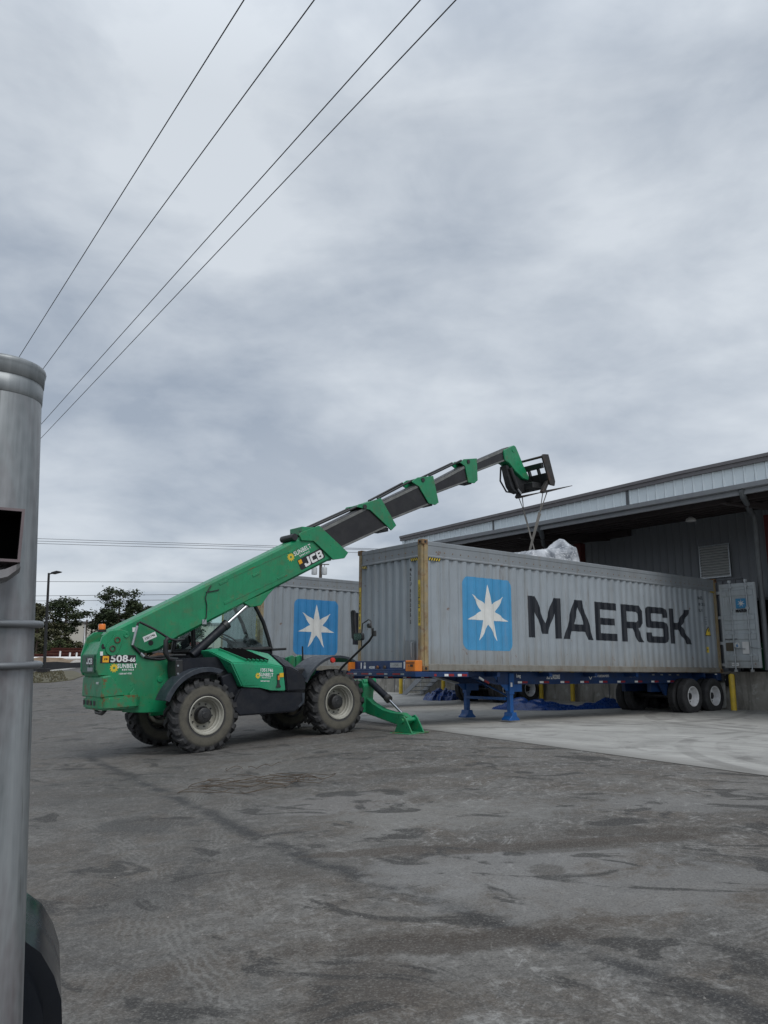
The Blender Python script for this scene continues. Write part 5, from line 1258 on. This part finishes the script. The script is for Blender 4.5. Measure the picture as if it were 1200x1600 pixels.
# ------------------------------------------------------------------ background on the left
def gz(x, y): return zg(x, y)
DIRT = mat('bare_dirt', (.17, .115, .07), .9, var=.3, vs=1.5, dirt=(.26, .21, .15), dirt_amt=.7, dirt_s=1)
ROAD = mat('pale_concrete_road', (.33, .32, .30), .85, var=.1, vs=.6)
def ribbon_sheet(name, pts_l, pts_r, mt, dz, kind='structure', n=24):
    mb = MB()
    for i in range(n+1):
        u = i/n
        for L in (pts_l, pts_r):
            k = u*(len(L)-1); a = min(len(L)-2, int(k)); f = k-a
            x = L[a][0]*(1-f)+L[a+1][0]*f; y = L[a][1]*(1-f)+L[a+1][1]*f; mb.v.append((x, y, gz(x, y)+dz))
    for i in range(n): mb.f.append((2*i, 2*i+2, 2*i+3, 2*i+1))
    return prop(mb.build(name, mt), kind=kind)
ribbon_sheet('road', [(-60, 62), (-34, 66.5), (-24, 72), (-10, 84)], [(-60, 70), (-34, 73), (-26, 77), (-12, 90)], ROAD, .03)
def island():
    mb = MB(); out_ = [(-21.5, 46.5), (-18.4, 44.8), (-17.6, 46), (-18.5, 50), (-22, 58), (-25, 65), (-28, 68), (-31, 66), (-40, 62), (-40, 52)]
    c = (-27, 56); n = len(out_)
    for x, y in [c]+out_: mb.v.append((x, y, gz(x, y)+(.07 if (x, y) == c else .04)))
    for x, y in out_: mb.v.append((x, y, gz(x, y)-.1))
    for i in range(n): mb.f.append((0, 1+i, 1+(i+1) % n)); mb.f.append((1+i, 1+n+i, 1+n+(i+1) % n, 1+(i+1) % n))
    return mb
GRASSM = mat('dry_grass', (.105, .092, .055), .9, var=.35, vs=2, dirt=(.06, .062, .032), dirt_amt=.8, dirt_s=1.2)
prop(island().build('ground', GRASSM), kind='structure')
gm = MB(); rg = random.Random(3)
for i in range(6000):
    x, y = rg.uniform(-40, -17.8), rg.uniform(45, 66)
    if x > -18.2 - (y-46)*.42+.3 or x < -40: continue
    h = rg.uniform(.06, .16); a = rg.uniform(0, 3.14); dx, dy = .05*math.cos(a), .05*math.sin(a); z = gz(x, y)+.04
    gm.add([(x-dx, y-dy, z), (x+dx, y+dy, z), (x+rg.uniform(-.05, .05), y, z+h)], [(0, 1, 2)])
prop(gm.build('grass', GRASSM), kind='stuff')
# silt fence with stakes
sf = empty('silt_fence', (-32, 74, 0), (0, 0, 0), 'long black silt fence on thin wooden stakes along the far road', 'fence')
SILT = mat('silt_fabric', (.012, .013, .016), .6, var=.3, vs=1.2)
WOOD = mat('stake_wood', (.42, .33, .22), .8, var=.2)
mb = MB()
for i in range(41):
    x = -50+i*1.25; y = 74+.18*math.sin(i*1.3)+max(0, x+30)*.16; z = 1.02 + .012*i
    for th in (0, .03): mb.v += [(x+32, y-74+th, z-.3), (x+32, y-74+th, z+.72+.06*math.sin(i*2.1))]
for i in range(40):
    b = i*4; mb.f += [(b, b+4, b+5, b+1), (b+2, b+3, b+7, b+6), (b+1, b+5, b+7, b+3)]
mb.build('fabric', SILT, sf)
for i in range(0, 21): 
    x = -50+i*2.5; y = 74-.06+max(0, x+30)*.16; z = 1.0+.024*i
    if abs(x+30) < 1.4: continue
    MB().bb((x+32, y-74, z-.2), (x+32.05, y-74+.04, z+.75)).build('stake', BLACK, sf)
MB().bb((1.08, -.35, .72), (1.18, -.28, 1.92)).build('stake', WOOD, sf)
# dirt, gravel pile, white pipe, rusty steel, mast
def mound(name, cx, cy, rx, ry, h, mt, lab, cat, z0, seed):
    mb = MB(); n = 28
    for i in range(n+1):
        for j in range(n+1):
            u, v = i/n*2-1, j/n*2-1; r_ = math.hypot(u, v); e = max(0, 1-r_)**.8
            mb.v.append((cx+u*rx, cy+v*ry, z0 + h*e*(1+.5*mn.noise(Vector((u*4, v*4, seed)))) + (.1*mn.noise(Vector((u*11, v*11, seed)))*h*e) - (.3 if r_ > 1 else 0)))
    for i in range(n):
        for j in range(n): mb.f.append((i*(n+1)+j, (i+1)*(n+1)+j, (i+1)*(n+1)+j+1, i*(n+1)+j+1))
    return prop(mb.build(name, mt, smooth=60), lab, cat)
mound('dirt_mound', -36, 84, 14, 6, 1.35, DIRT, 'long low bank of brown dirt behind the black silt fence', 'dirt', 1.1, 4)
mound('gravel_pile', -29.5, 82.5, 4.2, 3, 1.65, mat('pale_gravel', (.36, .34, .31), .9, var=.25, vs=9), 'pale gravel pile right of the brown dirt', 'gravel pile', 1.1, 9)
wp = empty('white_pipe', (-36, 90, 2.4), (0, 0, 0), 'long white plastic pipe with short upright stubs lying beyond the dirt', 'pipe')
MB().tube([(-8, 0, -.02), (9, -.6, .16)], .22, 10).build('pipe_run', WHITE, wp, smooth=50)
for x, h in ((-.1, .9), (1.0, .75), (1.75, .75), (3.6, .75), (-4, .7)): MB().tube([(x, -.1, .05), (x+.02, -.1, h)], .10, 8).build('stub', WHITE, wp, smooth=50)
rs = empty('steel_stack', (-38, 95, 2.4), (0, 0, 0), 'long stack of rusty red steel beams in the far yard', 'steel stack')
RED2 = mat('rusty_red_beams', (.13, .035, .025), .7, var=.3, vs=3)
for k in range(4):
    z = k*.36; x0 = -5 + k*.5 + (2.2 if k > 1 else 0)
    MB().prism([(0, z), (.5, z), (.5, z+.05), (.28, z+.05), (.28, z+.25), (.5, z+.25), (.5, z+.30), (0, z+.30), (0, z+.25), (.22, z+.25), (.22, z+.05), (0, z+.05)], 0, x0, 7).build('beam', RED2, rs)
for x in (-4, -1, 2, 5): MB().bb((x, .05, -.9), (x+.3, .45, 0)).build('bearer', WOOD, rs)
ms = MB().tube([(-33.3, 90, 1.2), (-33.6, 90, 6.2)], .12, 8, r2=.03)
prop(ms.build('mast', WHITE, smooth=50), 'slim white pointed mast beside the rear of the telehandler', 'mast')
fb = empty('far_building', (-62, 170, 0), (0, 0, .12), 'long low cream building far off between the pine trees', 'building')
CREAM = mat('cream_wall', (.50, .475, .41), .7, var=.06, vs=.4)
MB().bb((-16, 0, 0), (30, 20, 11.0)).build('wall', CREAM, fb)
MB().bb((-16.3, -.3, 11.0), (30.3, 20.3, 11.4)).build('roof_edge', TRIM2, fb)
for i in range(10): MB().bb((-15+i*4.5, -.06, 1), (-14.85+i*4.5, -.01, 11)).build('panel_joint', TRIM2, fb)
# street lamp
LAMPK = mat('lamp_black', (.010, .010, .011), .6, var=.1)
zl = gz(-25.5, 60.5)
SL_ = empty('street_lamp', (-25.5, 60.5, zl), (0, 0, 0), 'tall dark street lamp with one arm standing on the grass island', 'street lamp')
MB().tube([(.12, 0, .3), (-.02, 0, 3.8), (-.17, 0, 7.55)], .12, 10, r2=.085).build('pole', LAMPK, SL_, smooth=50)
MB().bb((-.30, -.30, -.1), (.48, .30, .38)).build('base', LAMPK, SL_, bevel=.03)
MB().tube([(-.17, 0, 7.45), (.1, 0, 7.55)], .05, 6).build('arm', LAMPK, SL_)
MB().prism([(.0, 7.50), (.25, 7.46), (.75, 7.60), (.80, 7.66), (.45, 7.72), (.05, 7.60)], 1, -.16, .16).build('lamp_head', LAMPK, SL_, bevel=.02)
# ---- trees
def leaf_mat(name, a, b_):
    m = bpy.data.materials.new(name); m.use_nodes = True; t = NT(m.node_tree); bs_ = t.n['Principled BSDF']
    n_ = t.noise(t.coord(), .9, 4, .6); t.put(bs_.inputs['Base Color'], t.mix(t.rng(n_, .35, .65), a, b_)); bs_.inputs['Roughness'].default_value = .7
    bs_.inputs['Specular IOR Level'].default_value = .2; return m
LEAFS = [leaf_mat('pine_needles', (.028, .042, .022), (.065, .082, .038)), leaf_mat('pine_needles_dry', (.040, .045, .024), (.092, .090, .045)), leaf_mat('shrub_leaves', (.030, .044, .018), (.075, .088, .036))]
BARK = mat('pine_bark', (.075, .055, .042), .9, var=.3)
def tree(x, y, h, z0, spread, low, lm, lab, seed, name='pine_tree', leaves=1500):
    rg = random.Random(seed)
    o = empty(name, (x, y, z0), (0, 0, 0), lab, 'tree', 'trees beyond the construction site')
    lean = rg.uniform(-.03, .03)*h
    tr_ = MB(); tr_.tube([(0, 0, -.5), (lean*.3, 0, h*.4), (lean*.7, .05, h*.75), (lean, 0, h*.97)], .16+h*.010, 7, r2=.04)
    cr = MB(); cl = []
    nb = 16 if name == 'pine_tree' else 12
    for i in range(nb):
        f = low + (1-low)*((i+.5)/nb); zz = h*f
        prof = math.sin(math.pi*min(1, (.25 + .75*(1-f)/(1-low+.001)))) if name == 'pine_tree' else math.sin(math.pi*(.15+.8*(i+.5)/nb))
        R_ = spread*(.35+.75*prof)*rg.uniform(.55, 1.15); a = i*2.4+rg.uniform(-.6, .6)
        e = Vector((lean*f+R_*math.cos(a), R_*math.sin(a), zz+R_*rg.uniform(.0, .35)))
        tr_.tube([(lean*f, 0, zz-.1), tuple(e)], .05, 5, r2=.015)
        k = rg.randint(2, 4)
        for q in range(k):
            c = Vector((lean*f, 0, zz)).lerp(e, .45+.55*(q+1)/k); cl.append((c, rg.uniform(.6, 1.05)*spread*.36))
    cl.append((Vector((lean, 0, h*.98)), spread*.28))
    per = max(8, leaves//len(cl))
    for c, r_ in cl:
        for i in range(per):
            d_ = Vector((rg.gauss(0, .5), rg.gauss(0, .5), rg.gauss(0, .32)))*r_; q = c+d_; s_ = rg.uniform(.12, .30)*(.75+h*.02)
            a1 = Vector((rg.uniform(-1, 1), rg.uniform(-1, 1), rg.uniform(-.5, .5))).normalized()*s_; a2 = a1.cross(Vector((rg.uniform(-1, 1), rg.uniform(-1, 1), rg.uniform(-1, 1)))).normalized()*s_*.5
            cr.add([q-a1, q+a2, q+a1, q-a2], [(0, 1, 2, 3)])
    tr_.build('trunk', BARK, o, smooth=60); cr.build('crown', lm, o)
T_ = [ # x, y, top z, spread, low fraction, kind, label
    (-57.0, 118, 13.0, 2.9, .30, 0, 'tall dark pine at the far left, its top just left of the street lamp'),
    (-53.2, 122, 11.0, 3.2, .25, 1, 'olive pine directly behind the street lamp'),
    (-50.2, 116, 10.2, 2.8, .22, 1, 'brownish dense pine just right of the street lamp'),
    (-47.2, 119, 11.4, 2.9, .50, 0, 'open crowned pine standing tallest right of the street lamp'),
    (-45.9, 114, 6.4, 1.3, .20, 1, 'low olive pine at the right end of the left clump'),
    (-60.5, 124, 11.6, 3.0, .25, 0, 'dark pine half hidden by the metal post'),
    (-42.6, 122, 9.6, 2.3, .40, 0, 'round topped dark pine just left of the orange beacon'),
    (-40.7, 120, 9.6, 2.0, .35, 0, 'short dark pine behind the orange beacon'),
    (-39.2, 118, 12.6, 2.7, .42, 0, 'tallest layered pine rising behind the boom pivot'),
    (-37.0, 121, 10.9, 2.2, .38, 0, 'slim pine right of the tallest layered pine'),
    (-35.2, 119, 10.4, 2.0, .38, 0, 'rightmost dark pine peeping over the boom'),
    (-33.2, 124, 9.4, 2.4, .35, 1, 'pine hidden behind the green boom near its pivot'),
    (-30.5, 126, 9.0, 2.6, .35, 0, 'farther pine behind the lower boom')]
for i, (x, y, zt_, sp, lo_, k, lb) in enumerate(T_): tree(x, y, zt_-2.2, 2.2, sp, lo_, LEAFS[k], lb, 40+i, leaves=4200)
for i, (x, y, zt_, sp, lb) in enumerate(((-46.6, 108, 6.0, 1.6, 'bushy green shrub at the foot of the left pines'), (-43.0, 107, 5.2, 1.4, 'leafy shrub in front of the cream building'), (-51.5, 109, 6.2, 2.2, 'low brown green shrub below the olive pine'),
        (-55.5, 109, 6.8, 2.4, 'shrub under the pines beside the metal post'), (-41.2, 108, 4.9, 1.3, 'small shrub in front of the cream building, nearest the white mast'), (-38.4, 110, 6.4, 2.0, 'dark shrub beneath the tallest layered pine'))):
    tree(x, y, zt_-2.2, 2.0, sp, .12, LEAFS[2 if i % 2 else 1], lb, 90+i, 'shrub', 2000)
fw_ = MB(); rg = random.Random(5)
for i in range(9000):
    x = rg.uniform(-120, 40); y = rg.uniform(205, 215); hmax = 11.2+1.5*mn.noise(Vector((x*.15, 0, 3)))+1.0*mn.noise(Vector((x*.6, 0, 1)))
    z = 1 + (hmax-1)*(1-rg.random()**1.6*.9); s_ = rg.uniform(.3, .7)
    fw_.add([(x-s_, y, z), (x, y+s_, z-s_*.6), (x+s_, y, z), (x, y-.2, z+s_*.6)], [(0, 1, 2, 3)])
prop(fw_.build('far_wood', LEAFS[0]), kind='stuff')
lw = MB()
for i in range(7000):
    x = rg.uniform(-75, -30); y = rg.uniform(126, 134)
    if -.403 < x/y < -.366 and rg.random() < .85: continue
    z = 1.5+rg.random()**1.3*(3.8+1.0*mn.noise(Vector((x*.3, 0, 7)))); s_ = rg.uniform(.15, .4)
    lw.add([(x-s_, y, z), (x, y+s_, z-s_*.6), (x+s_, y, z), (x, y-.2, z+s_*.6)], [(0, 1, 2, 3)])
prop(lw.build('undergrowth', LEAFS[1]), kind='stuff')
# ---- poles and lines
POLEW = mat('pole_wood', (.085, .07, .058), .85, var=.2)
up = empty('utility_pole', (-5.6, 70, 0), (0, 0, 0), 'wooden utility pole with two grey transformers behind the far container', 'utility pole')
MB().tube([(0, 0, 0), (0, 0, 11.2)], .17, 10, r2=.13).build('pole', POLEW, up, smooth=50)
for x in (-.55, .33):
    tb = MB().lathe([(.0001, 9.62), (.24, 9.64), (.25, 9.70), (.25, 10.22), (.21, 10.28), (.0001, 10.32)], (x, -.1, 0), 2, 14).build('transformer', mat('transformer_grey', (.42, .44, .45), .5), up, smooth=40)
    MB().tube([(x, -.1, 10.3), (x+.02, -.1, 10.55)], .04, 6).build('bushing', STEEL, tb)
MB().bb((-.9, -.16, 10.50), (.75, -.08, 10.58)).build('crossarm', POLEW, up)
for x, lab in ((-47.35, 'left one of the two thin utility poles before the cream building'), (-46.35, 'right one of the two thin utility poles before the cream building')):
    o = empty('utility_pole', (x-6.5, 145, 1), (0, 0, 0), lab, 'utility pole'); MB().tube([(0, 0, 0), (0, 0, 9.2)], .22, 8, r2=.16).build('pole', POLEW, o, smooth=50)
    MB().bb((-.9, -.1, 8.6), (.9, .1, 8.75)).build('crossarm', POLEW, o)
WIRE = mat('cable_black', (.02, .02, .022), .6, var=.1)
def wire(name, a, b_, r_, sag, lab, grp=None):
    a, b_ = Vector(a), Vector(b_); P = []
    for i in range(25):
        u = i/24; q = a.lerp(b_, u); q.z -= sag*4*u*(1-u); P.append(q)
    prop(MB().tube(P, r_, 5).build(name, WIRE, smooth=80), lab, 'power line', grp)
far_g = 'thin power lines low in the far sky'
for i, (a, b_) in enumerate((((-40, 60, 11.5), (6, 60, 10.3)), ((-40, 60, 11.25), (6, 60, 10.25)), ((-40, 60, 11.1), (6, 60, 9.98)), ((-40, 60, 7.84), (2, 60, 7.88)), ((-40, 60, 6.55), (2, 60, 7.2)), ((-40, 60, 6.2), (2, 60, 6.75)))):
    wire('power_line', a, b_, .016, .05, ('highest of the three close power lines crossing the sky left of the boom', 'middle of the three close power lines crossing the sky left of the boom', 'lowest of the three close power lines crossing the sky left of the boom', 'single thin power line level with the street lamp head', 'upper of the two thin power lines just above the far trees', 'lowest thin power line, brushing the tops of the far trees')[i], far_g)
dirv = Vector((.57, -.822, 0))
for (x, y), lab in (((-10.0, 20.5), 'leftmost of the four overhead cables'), ((-9.65, 21.3), 'second overhead cable from the left'), ((-12.1, 26.8), 'third overhead cable from the left'), ((-12.96, 28.7), 'rightmost of the four overhead cables')):
    p0 = Vector((x, y, 9.75)); wire('overhead_cable', p0-dirv*22, p0+dirv*34, .009, .0, lab)

# ------------------------------------------------------------------ near things
WZ = lambda x, y: zg(x, y)+.012
wm = empty('wire_tangle', (-1.62, 10.75, zg(-1.62, 10.75)), (0, 0, 0), 'loose tangle of thin rusty wire loops lying on the asphalt', 'wire')
RW = mat('rusty_wire', (.085, .062, .044), .8, var=.3)
rg = random.Random(12)
def loop(cx, cy, rx, ry, a0, tot, rot, hz=.03):
    P = []
    n = max(12, int(tot*7))
    ph = rg.uniform(0, 6)
    for i in range(n+1):
        a = a0+tot*i/n; kx = rx*(1+.12*math.sin(2.3*a+ph)); ky = ry*(1+.16*math.sin(1.7*a+ph*2))
        x = cx+kx*math.cos(a)*math.cos(rot)-ky*math.sin(a)*math.sin(rot); y = cy+kx*math.cos(a)*math.sin(rot)+ky*math.sin(a)*math.cos(rot)
        z = zg(x-1.62, y+10.75)-zg(-1.62, 10.75)+.010+hz*abs(math.sin(a*1.3+ph))*.8
        P.append((x, y, z))
    MB().tube(P, .0040, 4).build('wire_strand', RW, wm, smooth=80)
for k in range(6): loop(rg.gauss(-.12, .22), rg.gauss(0, .20), rg.uniform(.22, .62), rg.uniform(.16, .46), rg.uniform(0, 6), rg.uniform(4, 9), rg.uniform(-.5, .5), .05)
for cx, cy, rx, ry in ((-.55, .25, .22, .28), (.12, -.42, .30, .2), (.66, -.05, .22, .2), (.78, .25, .25, .12), (-.6, -.32, .35, .16), (.35, .32, .3, .3), (-.35, .45, .35, .2)): loop(cx, cy, rx, ry, rg.uniform(0, 6), 5.6, rg.uniform(-.2, .2), .04)
for cx, cy in ((-.55, 1.35), (-.2, 1.35), (.0, 1.5)): loop(cx, cy, .13, .10, 0, 3.4, .4, .06)
loop(.55, -.05, .05, .1, 0, 3, 0, .10)
pb = MB(); rg = random.Random(21)
for i in range(200):
    yy = 2.2+rg.random()**1.2*11; xx = rg.uniform(-.5, .5)*yy*1.0
    if (Vector((xx, yy))-EO).dot(EN) < .1: continue
    r_ = rg.uniform(.003, .011)*(1.6 if rg.random() < .06 else 1); z = zg(xx, yy)
    vs = [Vector((math.cos(a)*r_*rg.uniform(.7, 1.2)+xx, math.sin(a)*r_*rg.uniform(.7, 1.2)+yy, z)) for a in (0, 1.3, 2.5, 3.8, 5.0)]
    pb.add(vs+[Vector((xx, yy, z+r_*.9))], [(0,1,5),(1,2,5),(2,3,5),(3,4,5),(4,0,5)])
prop(pb.build('gravel', mat('pebbles', (.19, .18, .165), .9, var=.4, vs=3)), kind='stuff')
# galvanised post with cap, wire clamps and a welded square tube
def galv():
    m = bpy.data.materials.new('galvanised_post'); m.use_nodes = True; t = NT(m.node_tree); b = t.n['Principled BSDF']; v = t.coord()
    n1 = t.noise(t.map(v, sc=(1, 1, .05)), 38, 5, .6); n2 = t.noise(t.map(v, sc=(1, 1, .3)), 9, 5, .65, .5); n3 = t.voro(t.map(v, sc=(1, 1, .6)), 90)
    c = t.mix(t.rng(n1, .35, .65), (.16, .175, .18), (.34, .355, .36)); c = t.mix(t.rng(n2, .48, .68, 0, .75), c, (.165, .118, .122)); c = t.mix(t.rng(n3, .2, .7, 0, .15), c, (.42, .44, .45))
    ln = t.rng(t.noise(t.map(v, sc=(1, 1, .012)), 60, 2, .5), .62, .66)
    c = t.mix(t.m('MULTIPLY', ln, .8), c, (.10, .10, .10))
    t.put(b.inputs['Base Color'], c); b.inputs['Metallic'].default_value = .55; t.put(b.inputs['Roughness'], t.rng(n2, .3, .7, .40, .58)); t.put(b.inputs['Normal'], t.bump(n1, .12, .002)); return m
GP = galv(); CLAMP = mat('dull_wire', (.20, .21, .22), .5, .5, var=.2)
PX = lambda z: -.487 + (1.604-z)*.0605
gp = empty('metal_post', (PX(-.40), .95, -.40), (0, 0, 0), 'galvanised steel post with domed cap standing close at the left edge', 'post')
def L_(p_): return (p_[0]-PX(-.40), p_[1]-.95, p_[2]+.40)
MB().tube([L_((PX(z), .95, z)) for z in (-.45, .2, .9, 1.60)], .05, 48).build('post_tube', GP, gp, smooth=50)
cp_ = MB().lathe([(.0510, 1.580), (.0518, 1.581), (.0518, 1.600), (.0510, 1.601), (.0510, 1.603), (.0522, 1.604), (.0524, 1.616), (.0532, 1.619), (.0535, 1.622), (.0525, 1.625), (.046, 1.628), (.025, 1.630), (.0001, 1.631)], (0, 0, 0), 2, 48).build('post_cap', GP, gp, smooth=50)
cp_.location = (L_((PX(1.6), .95, 0))[0], 0, .40); 
for z in (1.303, 1.2555):
    P = [(PX(z)+.0565*math.cos(a), .95+.0565*math.sin(a), z+.002*math.sin(a)) for a in [i*2*math.pi/28 for i in range(28)]]
    MB().tube([L_(q) for q in P], .0042, 8, closed=True).build('wire_clamp', CLAMP, gp, smooth=60)
def TUBEROT(mb_):
    r_ = Matrix.Rotation(R(25.5), 3, 'Z'); pv = Vector((-.401, .868, 0))
    mb_.v = [tuple(L_(r_ @ (Vector(q)-pv) + pv)) for q in mb_.v]
bx = MB(); x0, x1, z0_, z1_, ya, yb = -.475, -.401, 1.366, 1.426, .868, .925; th = .003
bx.bb((x0, ya, z0_), (x0+th, yb, z1_)); bx.bb((x1-th, ya, z0_), (x1, yb, z1_)); bx.bb((x0+th, ya, z1_-th), (x1-th, yb, z1_)); bx.bb((x0+th, ya, z0_), (x1-th, yb, z0_+th))
TUBEROT(bx); tb_ = bx.build('square_tube', mat('primer_steel', (.17, .135, .14), .55, .3, var=.2, vs=20), gp)
k = MB(); k.bb((x0+th, yb-.004, z0_+th), (x1-th, yb-.001, z1_-th)); TUBEROT(k); k.build('tube_shade_back', VENTK, tb_)  # black plate stands in for the shade deep inside the open tube
k = MB(); k.bb((x0+th, ya+.002, z0_+th), (x0+th+.001, yb, z1_-th)); k.bb((x1-th-.001, ya+.002, z0_+th), (x1-th, yb, z1_-th)); k.bb((x0+th, ya+.002, z0_+th), (x1-th, yb, z0_+th+.001)); k.bb((x0+th, ya+.002, z1_-th-.001), (x1-th, yb, z1_-th)); TUBEROT(k); k.build('tube_shade_walls', VENTK, tb_)  # inner walls covered in black, painting in the shade of the opening
k = MB(); pr = arc((-.44, 1.366), .05, -math.pi/2-.5, -.25, 12); pr = pr + [(x*.92-.44*.08, z+.004) for x, z in reversed(pr)]
k = MB().prism([(-.49, 1.345), (-.44, 1.352), (-.415, 1.358), (-.402, 1.365), (-.40, 1.361), (-.412, 1.350), (-.44, 1.341), (-.49, 1.332)], 1, .87, .925); TUBEROT(k); k.build('weld_bracket', GP, gp, smooth=50)
# dark rounded housing low at the left edge
hs_ = [(-.90, -.34), (-.553, -.34), (-.549, .30), (-.553, .62), (-.560, .685), (-.575, .725), (-.600, .765), (-.640, .797), (-.70, .815), (-.90, .825)]
hz = empty('dark_housing', (-.541, 1.5, -.34), (0, 0, R(22.5)), 'dark glossy rounded plastic housing low at the left edge behind the metal post', 'housing')
k = MB().prism([(x+.553, z+.34) for x, z in hs_], 1, 0, .38); k.build('housing_shell', mat('dark_gloss_plastic', (.007, .009, .013), .22, var=.15, dirt=(.05, .05, .05), dirt_amt=.3), hz, bevel=.03, seg=4, smooth=60)
MB().bb((-.33, -.012, .1), (-.045, -.0005, .95)).build('recess_panel', BLACK, hz, bevel=.01)

# parts that are many tiny fixings in one mesh
for o in bpy.data.objects:
    if o.type == 'MESH' and o.name.split('.')[0] in ('bolt', 'wheel_bolt', 'wheel_nut', 'hand_hole', 'hole', 'chassis', 'door_frame', 'hazard_stripe') and o.parent: o['kind'] = 'stuff' if o.name.split('.')[0] in ('bolt', 'wheel_bolt', 'wheel_nut', 'hand_hole') else o.get('kind', '')
    if o.get('kind') == '': del o['kind']
